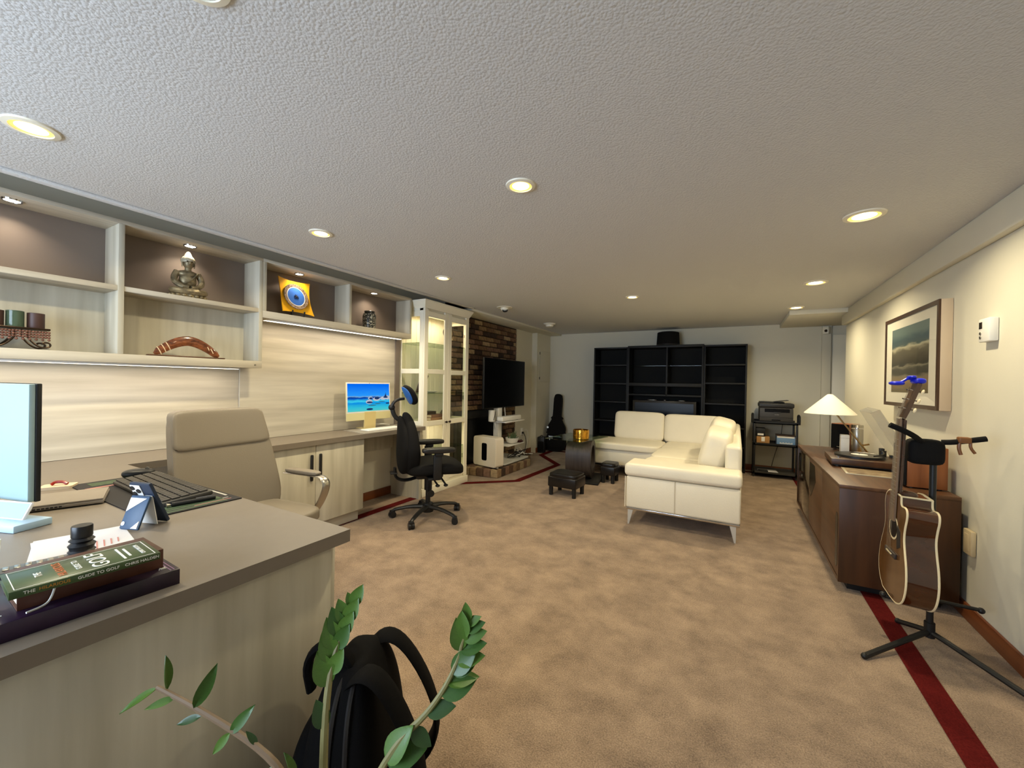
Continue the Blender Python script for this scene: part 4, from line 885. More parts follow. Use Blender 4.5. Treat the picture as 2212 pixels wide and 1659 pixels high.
B().box(-.15, .15, -.08, .08, 0, .012).done('foot', bpz, t, True); B().box(-.04, .04, -.02, .02, .012, .07).done('neck', bpz, t, True)
for x_, w_ in ((-.17, .07), (.02, .02), (.26, .05)): B().pillow((x_, -.02, .566), (w_, .02, .008), 3, 5).done('edge_highlight', 'steel', t, True)  # bright steel bumps shaped as the white highlights along the top edge
t = thing('drum_shade', 'black tapered drum sitting on top of the black wall unit', 'shade', (-.945, 6.62, 1.835))
B().lathe([(.165, 0), (.17, .004), (.158, .20), (.15, .205), (.12, .212), (0, .212)], n=36).done('drum', sb, t, True); B().lathe([(.1705, .004), (.172, .008), (.1695, .018)], n=36).done('hem', bpz, t, True)
# ------------------------------------------------------------------ printer cart
t = thing('printer_cart', 'black metal three-tier printer cart at the back wall', 'cart', (.46, 6.56, 0)); x0, x1, y0, y1 = .21, .71, 6.38, 6.76
for x_ in (x0, x1 - .025):
    for y_ in (y0, y1 - .025): B().box(x_, x_ + .025, y_, y_ + .025, .02, .75, .003).done('post', bpz, t)
for z_, nm in ((.045, 'bottom_tray'), (.43, 'middle_tray'), (.725, 'top_tray')): 
    tr_ = B().box(x0, x1, y0, y1, z_, z_ + .012).box(x0, x1, y0, y0 + .01, z_, z_ + .035).box(x0, x1, y1 - .01, y1, z_, z_ + .035).done(nm, mat('tray_grey', (60, 58, 54), .45) if z_ < .1 else bpz, t)
for x_ in (x0 - .012, x1 + .012): B().tube(smooth([(x_, y0 + .02, .73), (x_, y0 + .02, .83), (x_, y0 + .06, .85), (x_, y0 + .12, .85), (x_, y0 + .14, .82), (x_, y0 + .14, .73)]), .014, 8).done('handle', bpz, t)
for x_ in (x0 + .012, x1 - .012):
    for y_ in (y0 + .012, y1 - .012): B().cyl((x_, y_, .011), .011, .022, 'x', 10).done('caster', bpz, t)
B().tube(smooth([(x1 - .14, y1 - .02, .73), (x1 - .16, y1 - .0, .5), (x1 - .22, y1 - .01, .3), (x1 - .26, y1, .1)]), .004, 6).done('power_cord', bpz, t)
t = thing('printer', 'dark grey laser printer on top of the cart', 'printer', (.465, 6.56, .76)); mp1 = mat('printer_grey', (58, 56, 54), .5); mp2 = mat('printer_dark', (38, 37, 37), .45)
B().box(-.19, .19, -.17, .17, 0, .185, .012).done('body', mp1, t, True); B().box(-.2, .2, -.18, .17, .185, .245, .015).done('scanner_top', mp2, t, True)
B().box(-.19, .1, -.1, .16, .245, .262, .008).done('feeder', mp2, t, True); B().box(-.02, .14, -.15, .05, .262, .268, .002, M=T(.04, 0, .27) @ RY(-8) @ T(-.04, 0, -.262)).done('feeder_tray', mp1, t, True)
B().box(-.13, .15, -.173, -.168, .125, .172).done('paper_slot', 'screen_black', t, True); B().box(-.03, .05, -.176, -.168, .118, .13, .002).done('latch', mp2, t, True)
B().box(-.19, .19, -.1715, -.17, .056, .058).done('tray_gap', 'screen_black', t, True); B().box(-.05, .05, -.173, -.17, .016, .026).done('tray_grip', 'screen_black', t, True)
addtext('brother', .016, 'steel', T(.01, -.1712, .093) @ RX(90), t)
t = thing('cardboard_box', 'brown cardboard box on the middle shelf of the cart', 'box', (.325, 6.52, .442)); B().box(-.075, .075, -.1, .1, 0, .105, .002).done('carton', mat('cardboard', (168, 124, 74), .8), t, True); B().box(-.02, .02, -.1015, -.1, .04, .10).done('label', wp, t, True)
t = thing('toner_box', 'small black box stacked on the cardboard box', 'box', (.29, 6.52, .547)); B().box(-.05, .06, -.09, .09, 0, .11, .002).done('carton', bpz, t, True); B().box(-.03, .04, -.0915, -.09, .015, .04).done('label', wp, t, True)
t = thing('blue_box', 'light blue box with a white label on the cart', 'box', (.575, 6.52, .442)); B().box(-.095, .11, -.1, .1, 0, .13, .002).done('carton', mat('box_blue', (112, 146, 186), .6), t, True); B().box(-.09, .1, -.1015, -.1, .105, .125).done('label', wp, t, True)
for i in range(9): B().box(-.06 + i * .016, -.05 + i * .016, -.1015, -.1, .025, .045 - .006 * (i % 2)).done('print_mark', wp, t, True)
B().box(-.1, .115, -.104, .104, .125, .136, .001).done('lid_edge', mat('box_dark', (70, 54, 46), .7), t, True)
t = thing('paper_pack', 'white papers lying on the bottom shelf of the cart', 'paper', (.40, 6.53, .057), .1); B().box(-.12, .1, -.1, .1, 0, .014, .001).done('ream', mpp, t, True); B().box(-.125, -.02, -.11, -.02, .014, .03, .002).done('tray_piece', bpz, t, True)
# ------------------------------------------------------------------ white sectional sofa
t = thing('sectional_sofa', 'white leather corner sofa on slim chrome legs', 'sofa', (-.4, 4.9, 0)); lw = 'leather_white'
X0, X1 = -.835, .045
B().box(X0, X1, 3.56, 6.2, .145, .42, .018, 3).done('base', lw, t); B().box(-1.86, X0 + .03, 5.32, 6.2, .145, .38, .018, 3).done('base', lw, t)
B().box(X0 - .012, X1 + .008, 3.535, 3.86, .425, .535, .035, 4).done('arm_cushion', lw, t)
B().box(X0 + .40, X0 + .406, 3.5555, 3.562, .15, .42).done('seam', mat('seam_shadow', (196, 184, 160), .6), t)
B().tube([(X0, 3.545, .155), (X0, 3.545, .42)], .004, 6).done('piping', lw, t)
def seat(x0_, x1_, y0_, y1_): B().pillow(((x0_ + x1_) / 2, (y0_ + y1_) / 2, .39), ((x1_ - x0_) / 2, (y1_ - y0_) / 2, .055), 7, 10).done('seat_cushion', lw, t)
seat(X0 - .005, -.14, 3.88, 4.62); seat(X0 - .005, -.14, 4.62, 5.4); seat(X0 + .0, -.14, 5.33, 6.0); seat(-1.86, X0, 5.29, 5.98)
B().box(-.075, X1 + .004, 3.80, 6.2, .2, .72, .035, 4, M=T(0, 0, 0)).done('back_frame', lw, t); B().box(-1.58, X1, 6.08, 6.22, .2, .72, .035, 4).done('back_frame', lw, t)
def backc(cx, cy, hx, hy, hz, M=None): B().pillow((cx, cy, .62), (hx, hy, hz), 4.2, 12, M=M, f=lambda w_: Vector((w_.x, w_.y, w_.z))).done('back_cushion', lw, t)
Mr = lambda cx, cy: T(cx, cy, .45) @ RY(14) @ T(-cx, -cy, -.45)
B().pillow((-.205, 4.30, .625), (.12, .38, .195), 4.5, 14, M=T(-.16, 4.3, .45) @ RY(14) @ T(.16, -4.3, -.45)).done('back_cushion', lw, t)
B().pillow((-.20, 5.09, .645), (.13, .41, .21), 4.5, 14, M=T(-.155, 5.08, .45) @ RY(14) @ T(.155, -5.08, -.45)).done('back_cushion', lw, t)
B().pillow((-1.225, 5.98, .62), (.348, .09, .205), 9, 14, M=T(0, 5.98, .45) @ RX(-10) @ T(0, -5.98, -.45)).done('back_cushion', lw, t)
B().pillow((-.505, 5.98, .615), (.372, .09, .20), 9, 14, M=T(0, 5.98, .45) @ RX(-10) @ T(0, -5.98, -.45)).done('back_cushion', lw, t)
for x0_, x1_, y0_, y1_ in ((X0 + .01, X1 - .01, 3.565, 3.58), (X1 - .02, X1 - .005, 3.57, 6.18), (X0 + .005, X0 + .02, 3.57, 5.33), (-1.85, X0, 5.325, 5.34), (-1.855, -1.84, 5.33, 6.18)): B().box(x0_, x1_, y0_, y1_, .128, .145, .002).done('chrome_rail', 'chrome', t)
for x_, y_, s_ in ((X0 + .02, 3.575, 1), (X1 - .03, 3.575, -1), (-1.84, 5.335, 1), (-1.84, 6.17, 1), (X1 - .03, 6.17, -1), (X0 + .02, 5.30, 1)):
    B().prism([(x_, .13), (x_ + .045 * s_, .13), (x_ + .012 * s_, 0), (x_, 0)], y_ - .006, y_ + .006, 'y').done('leg', mat('brushed_leg', (206, 204, 198), .4, metal=.5), t)
# ------------------------------------------------------------------ coffee table, stools, bowl
t = thing('coffee_table', 'glass-topped side table on a dark oval wooden ring base', 'table', (-1.74, 4.95, 0), math.radians(9))
o_ = arc(0, 0, 1, 0, 360, 40)[:-1]; rg = B(); wd_ = .155
ro = [(.215 * (abs(math.cos(a)) ** .8) * math.copysign(1, math.cos(a)), .262 + .238 * (abs(math.sin(a)) ** .7) * math.copysign(1, math.sin(a))) for a in (2 * PI * i / 40 for i in range(40))]
ri = [(.145 * math.cos(a), .262 + .175 * math.sin(a)) for a in (2 * PI * i / 40 for i in range(40))]
V4 = [[rg.bm.verts.new((x_, p[0], p[1])) for p in P_] for x_ in (-wd_, wd_) for P_ in (ro, ri)]
for i in range(40):
    j = (i + 1) % 40
    for a_, b_ in ((0, 1), (1, 3), (3, 2), (2, 0)): rg.bm.faces.new((V4[a_][i], V4[a_][j], V4[b_][j], V4[b_][i]))
rg.done('ring_base', 'dark_oak', t, True)
B().box(-.19, .27, -.3, .3, .0, .025, .004).done('floor_plate', bpz, t, True)
B().prism([(-.40, -.25), (.12, -.30), (.22, .43), (-.35, .48)], .502, .512, 'z', M=RZ(-11)).done('glass_top', 'green_glass', t, True)
def stool(label, x, y, rz, sx=.155, sy=.125):
    t = thing('footstool', label, 'stool', (x, y, 0), math.radians(rz))
    B().box(-sx, sx, -sy, sy, .095, .205, .012, 3).done('apron', 'leather_black', t, True); B().pillow((0, 0, .215), (sx, sy, .03), 6, 8).done('cushion', 'leather_black', t, True)
    for a in (-1, 1):
        for b_ in (-1, 1): B().cyl((a * (sx - .03), b_ * (sy - .03), .05), .022, .1, n=14, r2=.024).done('leg', bpz, t, True)
stool('black leather footstool in front of the glass table', -1.615, 4.15, -3, .165, .14); stool('black leather footstool behind the glass table', -1.365, 4.98, 0, .09, .12)
t = thing('brass_bowl', 'shiny gold candle bowl on the glass table', 'bowl', (-1.735, 4.93, .512))
B().lathe([(.088, 0), (.102, .004), (.104, .1), (.1, .118), (.095, .116), (.095, .02), (0, .015)], n=36).done('bowl', 'brass', t, True); B().lathe([(0, .04), (.09, .04)], n=30).done('wax', mat('wax', (240, 214, 160), .4), t, True)
# ------------------------------------------------------------------ walnut console and what stands on it
KX0, KX1, KY0, KY1, KZ = .548, 1.065, 3.06, 4.95, .645
t = thing('console', 'long walnut console with black slot handles along the right wall', 'console', (.8, 4.0, 0))
B().box(KX0, KX1, KY0, KY1, KZ - .022, KZ, .002).done('top_board', 'walnut_y', t)
B().box(KX0 + .002, KX1, KY0 + .001, KY0 + .022, .06, KZ - .022, .001).done('end_panel', 'walnut_z', t); B().box(KX0 + .002, KX1, KY1 - .022, KY1 - .001, .06, KZ - .022, .001).done('end_panel', 'walnut_z', t)
B().box(KX0 + .002, KX1, KY0 + .022, KY1 - .022, .06, .082).done('bottom_board', 'walnut_y', t); B().box(KX1 - .01, KX1, KY0 + .022, KY1 - .022, .082, KZ - .022).done('back_board', 'walnut_y', t)
B().box(KX0 + .06, KX1 - .05, KY0 + .08, KY1 - .08, 0, .06).done('plinth', bpz, t)
B().box(KX0 + .02, KX1 - .01, 4.22, 4.24, .082, KZ - .022).done('divider', 'walnut_z', t); B().box(KX0 + .03, KX1 - .01, 4.24, KY1 - .022, .33, .345).done('inner_shelf', 'walnut_y', t)
def slot(y0_, y1_, z0_, z1_): return [(p[0], p[1]) for p in rrect(y0_, y1_, z0_, z1_, min(.5 * (y1_ - y0_), .5 * (z1_ - z0_)) * .98, 6)]
d1 = B().box(KX0 + .004, KX0 + .022, KY0 + .024, 3.64, .085, KZ - .025, .001).done('door', 'walnut_y', t); B().prism(slot(3.10, 3.165, .13, .46), KX0 + .0025, KX0 + .0045, 'x').done('handle_slot', 'screen_black', d1)
d2 = B().box(KX0 + .004, KX0 + .022, 3.643, 4.22, .085, KZ - .025, .001).done('door', 'walnut_y', t); B().prism([(3.95, .60), (4.18, .60), (4.2, .38), (4.12, .32), (3.9, .48)], KX0 + .0025, KX0 + .0045, 'x').done('handle_slot', 'screen_black', d2)
d3 = B().box(KX0 + .004, KX0 + .012, 4.223, KY1 - .025, .085, KZ - .025, .001).done('glass_door', mat('smoked', (54, 44, 34), .06, spec=.8), t); B().prism(slot(4.78, 4.88, .40, .58), KX0 + .0025, KX0 + .0045, 'x').done('handle_slot', 'screen_black', d3)
def spk(label, x, y, rz, w_=.15, d_=.18, h_=.245):
    t = thing('bookshelf_speaker', label, 'speaker', (x, y, KZ), math.radians(rz))
    B().box(-d_ / 2, d_ / 2, -w_ / 2, w_ / 2, .008, h_, .003).done('cabinet', wood('walnut_box', (150, 92, 52), (112, 64, 34), 'z', .4, 20), t, True)
    B().box(-d_ / 2 - .012, -d_ / 2, -w_ / 2 + .004, w_ / 2 - .004, .012, h_ - .004, .004).done('grille', sb, t, True)
    for a in (-1, 1):
        for b_ in (-1, 1): B().cyl((a * d_ * .35, b_ * w_ * .35, .004), .012, .008, n=10).done('foot', bpz, t, True)
    B().box(-d_ / 2 - .0135, -d_ / 2 - .012, -.02, .02, .028, .033).done('badge', 'steel', t, True)
spk('walnut bookshelf speaker at the near end of the console, behind the guitar stand', .965, 3.28, 0, .2, .17)
spk('walnut bookshelf speaker with a black grille at the far end of the console', .90, 4.83, 52, .15, .16)
t = thing('turntable', 'walnut turntable with its clear lid raised', 'turntable', (.80, 3.93, KZ), math.radians(-3))
B().box(-.17, .225, -.2, .2, .018, .058, .003).done('plinth', 'walnut_z', t, True); B().box(-.165, .22, -.195, .195, .012, .02).done('plinth_base', bpz, t, True)
for a in (-.13, .18):
    for b_ in (-.16, .16): B().cyl((a, b_, .007), .018, .014, n=12).done('foot', bpz, t, True)
B().cyl((.02, .02, .066), .148, .016, n=40).done('platter', bpz, t, True); B().lathe([(0, .0765), (.05, .0765), (.148, .0755), (.148, .0742), (0, .0742)], (.02, .02, 0), 40).done('record', 'leather_black', t, True)
B().lathe([(0, .077), (.05, .0768)], (.02, .02, 0), 24).done('record_label', wp, t, True); B().cyl((.02, .02, .08), .004, .012, n=8).done('spindle', 'chrome', t, True)
B().tube(smooth([(.17, .13, .10), (.16, 0, .10), (.12, -.1, .095), (.08, -.12, .088)]), .005, 8).done('tone_arm', bpz, t, True); B().cyl((.175, .14, .08), .022, .05, n=14).done('arm_pivot', bpz, t, True); B().box(.16, .19, .15, .19, .09, .12, .005).done('counterweight', bpz, t, True)
for y_ in (-.13, -.09): B().cyl((-.12, y_, .062), .012, .012, n=14).done('control_knob', 'chrome', t, True)
Mlid = T(.225, 0, .06) @ RY(62)
lid = B(); lid.box(-.39, 0, -.2, .2, .055, .058, M=Mlid).box(-.39, -.387, -.2, .2, 0, .055, M=Mlid).box(-.39, 0, -.2, -.197, 0, .055, M=Mlid).box(-.39, 0, .197, .2, 0, .055, M=Mlid)
lid.done('dust_cover', 'acrylic', t, True)
for y_ in (-.14, .14): B().box(.215, .235, y_ - .02, y_ + .02, .03, .075, .003).done('hinge', bpz, t, True)
t = thing('record_sleeve', 'clear-framed record sleeve lying on the near end of the console', 'sleeve', (.775, 3.57, KZ), math.radians(-4))
B().box(-.115, .18, -.12, .12, 0, .006, .001).done('frame', mat('silver_card', (176, 164, 140), .3), t, True); B().box(-.10, .165, -.105, .105, .006, .0068).done('cover_art', mat('sleeve_art', (176, 154, 120), .4, noise=1, nscale=(16, 26, 10), dark=(86, 62, 44)), t, True)
t = thing('table_lamp', 'white cone table lamp with a slanted brass rod', 'lamp', (1.0, 4.50, KZ))
B().lathe([(.07, 0), (.07, .012), (.02, .018), (0, .018)], n=24).done('base', 'brass', t, True)
B().tube([(.0, .0, .015), (-.10, -.0, .16), (-.27, .05, .42)], .0065, 10).done('rod', mat('aged_brass', (150, 124, 80), .35, metal=.9), t, True); B().tube([(0, 0, .1), (-.05, 0, .085)], .007, 8).done('switch', 'aged_brass', t, True)
B().lathe([(.19, .345), (.187, .352), (.03, .51), (.018, .52), (.0, .522)], (-.265, .05, 0), 40).done('shade', mat('shade_white', (246, 240, 222), .7), t, True)
t = thing('white_box', 'upright white box standing in front of the far speaker', 'box', (.845, 4.56, KZ)); B().box(-.03, .03, -.03, .03, 0, .165, .004).done('carton', wp, t, True); B().box(-.031, .031, -.031, .031, .135, .137).done('lid_seam', 'steel', t, True)
t = thing('silver_canister', 'tall brushed silver cylinder beside the white lamp', 'canister', (.94, 4.60, KZ)); B().lathe([(.04, 0), (.042, .004), (.042, .25), (.038, .256), (0, .256)], n=28).done('body', 'steel', t, True); B().lathe([(.0425, .22), (.0435, .225), (.0425, .23)], n=28).done('lid_ring', 'chrome', t, True)
t = thing('dish_stack', 'low stack of white dishes behind the turntable', 'dishes', (.92, 4.30, KZ))
for k in range(3): B().lathe([(.05, .012 * k), (.085, .012 * k + .012), (.087, .012 * k + .018), (.05, .012 * k + .008), (0, .012 * k + .006)], n=28).done('dish', wp, t, True)
# ------------------------------------------------------------------ right wall: painting, thermostat, outlet
t = thing('framed_painting', 'framed abstract landscape painting hanging on the right wall', 'painting', (1.05, 3.79, 1.09))
PY0, PY1, PZ0, PZ1 = 3.305, 4.285, 1.098, 1.762
B().box(1.045, 1.098, PY0, PY1, PZ0, PZ1, .002).done('box_frame', mat('frame_beige', (196, 176, 150), .5), t)
fw = .026; fr_ = B(); fr_.box(1.036, 1.046, PY0, PY1, PZ0, PZ0 + fw).box(1.036, 1.046, PY0, PY1, PZ1 - fw, PZ1).box(1.036, 1.046, PY0, PY0 + fw, PZ0 + fw, PZ1 - fw).box(1.036, 1.046, PY1 - fw, PY1, PZ0 + fw, PZ1 - fw)
fr_.done('frame', mat('frame_brown', (66, 44, 28), .4), t)
B().box(1.0425, 1.0448, PY0 + fw, PY1 - fw, PZ0 + fw, PZ1 - fw).done('mount', mat('mount_white', (232, 226, 208), .8), t)
ma = bpy.data.materials.new('landscape_print'); ma.use_nodes = True; MATS['landscape_print'] = ma; n_ = ma.node_tree
tc_ = n_.nodes.new('ShaderNodeTexCoord'); sx = n_.nodes.new('ShaderNodeSeparateXYZ'); n_.links.new(tc_.outputs['Object'], sx.inputs[0])
mr_ = n_.nodes.new('ShaderNodeMapRange'); mr_.inputs[1].default_value = 1.215; mr_.inputs[2].default_value = 1.655; n_.links.new(sx.outputs[2], mr_.inputs[0])
mp_ = n_.nodes.new('ShaderNodeMapping'); mp_.inputs['Scale'].default_value = (1, 6, 26); n_.links.new(tc_.outputs['Object'], mp_.inputs[0]); nz_ = n_.nodes.new('ShaderNodeTexNoise'); nz_.inputs['Scale'].default_value = 1; nz_.inputs['Detail'].default_value = 6; n_.links.new(mp_.outputs[0], nz_.inputs['Vector'])
mm_ = n_.nodes.new('ShaderNodeMath'); mm_.operation = 'MULTIPLY_ADD'; mm_.inputs[1].default_value = .16; n_.links.new(nz_.outputs['Fac'], mm_.inputs[0]); n_.links.new(mr_.outputs[0], mm_.inputs[2])
rp_ = n_.nodes.new('ShaderNodeValToRGB'); el = rp_.color_ramp.elements
for i, (p_, c_) in enumerate(((0.06, (104, 94, 66)), (.22, (150, 122, 82)), (.31, (128, 118, 96)), (.34, (70, 68, 56)), (.43, (78, 76, 64)), (.47, (140, 134, 112)), (.5, (60, 58, 46)), (.6, (84, 78, 62)), (.72, (110, 104, 84)), (.78, (196, 190, 160)), (.82, (80, 98, 96)), (.9, (62, 88, 96)), (1.0, (104, 124, 120)))):
    e_ = el[i] if i < 2 else el.new(p_)
    e_.position = p_; e_.color = (*lin(c_), 1)
n_.links.new(mm_.outputs[0], rp_.inputs[0]); n_.links.new(rp_.outputs[0], n_.nodes['Principled BSDF'].inputs['Base Color'])
B().box(1.0415, 1.0425, PY0 + .15, PY1 - .15, 1.20, 1.67).done('print', 'landscape_print', t)
B().box(1.039, 1.0402, PY0 + fw, PY1 - fw, PZ0 + fw, PZ1 - fw).done('glazing', pane_glass('picture_glass', (250, 250, 250), .5), t)
t = thing('thermostat', 'white wall thermostat with a small dark display', 'thermostat', (1.095, 2.885, 1.52))
B().box(-.03, .004, -.052, .05, -.055, .062, .006).done('housing', wp, t, True); B().box(-.031, -.0295, .012, .04, .012, .045).done('display', 'dark_bronze', t, True)
for z_ in (-.012, -.032): B().cyl((-.031, .025, z_), .008, .004, 'x', 12).done('button', 'steel', t, True)
t = thing('outlet_cover', 'beige outlet box low on the right wall', 'outlet', (1.098, 3.03, .42)); B().box(-.022, .0, -.04, .045, -.065, .065, .006).done('box', mat('outlet_beige', (204, 186, 150), .5), t, True); B().box(-.024, -.0215, -.02, .025, -.045, .045, .002).done('cover', 'outlet_beige', t, True)
# ------------------------------------------------------------------ guitar and stand
GX, GY = .665, 2.6
t = thing('guitar_stand', 'black tripod guitar stand in front of the walnut console', 'stand', (.825, 2.655, 0))
B().cyl((0, 0, .5), .013, .86, n=14).done('pole', bpz, t, True); B().cyl((0, 0, .075), .02, .07, n=14).done('hub', bpz, t, True)
for dx, dy in ((-.30, -.29), (-.07, .16), (.235, -.33)): B().tube(smooth([(0, 0, .065), (dx * .15, dy * .15, .06), (dx, dy, .012)], 1), [.014, .012, .012, .012], 8).sph((dx, dy, .013), .0135, n=8).done('leg', bpz, t, True)
B().tube([(0, 0, .22), (.17, .03, .205)], .009, 8).sph((.18, .03, .203), .014, n=10).done('cradle_arm', bpz, t, True); B().tube([(0, -.005, .22), (-.03, -.02, .205), (-.17, -.02, .198)], .009, 8).sph((-.175, -.02, .205), .014, n=10).done('cradle_arm', bpz, t, True)
B().pillow((-.035, -.01, .925), (.065, .045, .06), 5, 8).done('yoke_block', sb, t, True)
B().tube(smooth([(-.05, -.04, .97), (-.10, -.08, 1.01), (-.18, -.085, 1.05)]), .0125, 10).done('yoke_arm', sb, t, True); B().tube(smooth([(.02, -.02, .975), (.06, -.03, .98), (.16, -.035, 1.005)]), .0125, 10).done('yoke_arm', sb, t, True)
t = thing('guitar_capo', 'brown spring capo clipped on the stand arm', 'capo', (.905, 2.62, .985))
B().box(-.012, .03, -.018, .018, -.006, .022, .006).done('body', mat('capo_brown', (120, 76, 40), .4), t, True); B().tube(smooth([(-.005, 0, 0), (-.008, 0, -.03), (.0, 0, -.06)]), .007, 8).done('lever', 'capo_brown', t, True); B().tube(smooth([(.03, 0, 0), (.03, 0, -.025), (.045, 0, -.05)]), .006, 8).done('lever', 'capo_brown', t, True)
t = thing('acoustic_guitar', 'sunburst acoustic guitar with white binding on a stand', 'guitar', (GX, GY, .218)); t.rotation_euler = (0, math.radians(2.0), 0)
half_out = [(0, 0), (.10, .004), (.165, .045), (.19, .12), (.178, .2), (.142, .275), (.125, .325), (.132, .375), (.148, .42)]
cut = [(.144, .452), (.118, .462), (.085, .455), (.066, .464), (.062, .49), (.062, .5)]
oth = [(.144, .465), (.115, .492), (.07, .502), (.03, .503)]
go = [(p.x, p.y) for p in smooth([(-a, b_, 0) for a, b_ in half_out + cut], 2)] + list(reversed([(p.x, p.y) for p in smooth([(a, b_, 0) for a, b_ in half_out[1:] + oth], 2)]))
burst = wood('guitar_top', (104, 70, 34), (78, 50, 22), 'z', .12, 16); sidew = mat('guitar_side', (82, 44, 18), .08, noise=.5, nscale=(4, 4, 8), dark=(44, 20, 10), coat=.8)
B().prism(go, .003, .107, 'x').done('body', sidew, t, True)
def plate(x0_, x1_, k, m_, nm): B().prism([(p[0] * k, .25 + (p[1] - .25) * k) for p in go], x0_, x1_, 'x').done(nm, m_, t, True)
plate(-.0015, .004, .985, burst, 'soundboard'); plate(.106, .111, .985, sidew, 'back_plate')
mbd = mat('binding_cream', (232, 216, 176), .35)
for x_ in (.0025, .1075): B().tube([(x_, p[0], p[1]) for p in go], .0042, 6, closed=True).done('binding', mbd, t, True)
B().tube([(.0025, -.062, .5), (.1075, -.062, .5)], .0042, 6).done('binding', mbd, t, True)
B().cyl((-.002, 0, .335), .047, .002, 'x', 28).done('sound_hole', 'screen_black', t, True); B().lathe([(.048, 0), (.056, .001), (.057, 0)], n=28, M=T(-.002, 0, .335) @ RY(-90)).done('rosette', mbd, t, True)
B().prism([(-.05, .30), (-.05, .36), (-.085, .34), (-.1, .27), (-.06, .25)], -.003, -.0015, 'x').done('pick_guard', bpz, t, True)
B().box(-.012, -.001, -.07, .07, .2, .225, .003).done('bridge', 'dark_oak', t, True); B().box(-.016, -.012, -.035, .035, .212, .216).done('saddle', mbd, t, True)
B().prism([(-.028, .37), (.028, .37), (.022, .865), (-.022, .865)], -.012, -.004, 'x').done('fretboard', mat('rosewood_string_sheen', (128, 104, 82), .4), t, True)  # wood colour lightened to carry the reflection off the strings
fy = .865; L_ = .645
for k in range(1, 19):
    z_ = .865 - L_ * (1 - 2 ** (-k / 12)); w_ = .022 + .006 * (.865 - z_) / .5
    B().box(-.0135, -.012, -w_, w_, z_ - .001, z_ + .001).done('fret', 'steel', t, True)
B().prism([(-.023, .50), (.023, .50), (.02, .865), (-.02, .865)], -.004, .016, 'x', bev=.008).done('neck', sidew, t, True)
B().pillow((.035, 0, .49), (.042, .022, .03), 3, 6).done('neck_heel', sidew, t, True)
B().box(-.016, -.006, -.021, .021, .863, .869).done('nut', mbd, t, True)
Mh = T(0, 0, .868) @ RY(15)
B().prism([(-.021, 0), (.021, 0), (.033, .05), (.036, .17), (.02, .178), (-.02, .178), (-.036, .17), (-.033, .05)], -.006, .010, 'x', M=Mh).done('headstock', mat('head_brown', (92, 70, 52), .35), t, True)
for k in range(3):
    for s_ in (-1, 1):
        p_ = B().cyl((-.012, .024 * s_, .045 + k * .045), .0035, .016, 'x', 8, M=Mh).tube([(.013, .024 * s_, .045 + k * .045), (.016, .05 * s_, .045 + k * .045)], .003, 6, M=Mh).done('tuning_post', 'chrome', t, True)
        B().sph((.017, .056 * s_, .045 + k * .045), .010, (.6, .8, 1.2), 8, M=Mh).done('tuning_key', mbd, p_, True)
for k in range(6): B().tube([(-.0165, -.028 + k * .0112, .214), (-.0165, -.017 + k * .0068, .866), tuple(Mh @ Vector((-.014, -.02 + k * .008, .05 + .02 * k)))], .0006, 4).done('string', 'steel', t, True)
t = thing('clip_tuner', 'bright blue clip-on tuner on the guitar headstock', 'tuner', (.665, 2.6, 1.262))
mbl = mat('tuner_blue', (20, 36, 190), .3)
B().pillow((.085, 0, .0), (.025, .035, .014), 3, 6).done('clamp', mbl, t, True); B().pillow((.062, 0, .018), (.014, .03, .008), 3, 6).done('jaw', mbl, t, True)
B().tube(smooth([(.065, -.0, .01), (.045, -.01, .012), (.03, -.015, 0), (.02, -.015, -.005)]), .006, 8).done('link', mbl, t, True); B().pillow((.005, -.015, -.012), (.028, .028, .010), 2.6, 8).done('display', mbl, t, True)
# ------------------------------------------------------------------ backpack
t = thing('backpack', 'black backpack leaning against the desk end panel', 'backpack', (-.865, .735, 0), math.radians(29))
mk = mat('nylon_black', (9, 8, 8), .8, bump=.15, bscale=500, spec=.12)
def bpf(w_): return Vector((w_.x * (1 - .35 * max(0, w_.z) / .25) - .12 * w_.z * 0, w_.y * (1 - .22 * max(0, w_.z / .25) ** 2), w_.z))
B().pillow((0, 0, .255), (.105, .155, .25), 3.6, 14, f=bpf).done('main_body', mk, t, True)
B().pillow((-.09, 0, .18), (.055, .13, .17), 3.2, 10, f=bpf).done('front_pocket', mk, t, True)
def arcline(x, rx): return [(x * (1 - .3 * max(0, (z_ - .25) / .25)) , y_, z_) for y_, z_ in ((-.158 * (1 - .22 * max(0, (z2 - .25) / .25) ** 2) , z2) for z2 in (.08, .16, .25, .33, .40, .45, .48))]
for x_ in (-.012, .03): B().tube(smooth([(x_, -.156, .06), (x_, -.158, .25), (x_ * .9, -.148, .38), (x_ * .8, -.12, .455), (x_ * .7, -.06, .497), (x_ * .7, .06, .497), (x_ * .8, .12, .455), (x_, .15, .33)]), .006, 6).done('zip_line', mat('zip_black', (34, 32, 32), .35), t, True)
B().tube(smooth([(-.10, -.05, .43), (-.115, -.05, .50), (-.08, -.05, .548), (-.03, -.05, .54), (.0, -.05, .50), (.01, -.05, .47)], 2), .015, 8, flat=(1.2, .7)).done('top_handle', mk, t, True)
for y_ in (-.085, .085): B().tube(smooth([(.0, y_ * .8, .46), (.045, y_ * .9, .502), (.10, y_, .47), (.165, y_ * 1.1, .36), (.20, y_ * 1.2, .24), (.17, y_ * 1.3, .14), (.08, y_ * 1.2, .07)], 2), .034, 10, flat=(1, .28)).done('shoulder_strap', mk, t, True)
B().tube(smooth([(.17, -.11, .15), (.235, -.13, .21), (.25, -.13, .26)]), .014, 6, flat=(1, .25)).done('strap_tail', mk, t, True)
B().box(-.06, -.05, -.158, -.154, .12, .16).done('zip_pull', 'steel', t, True)
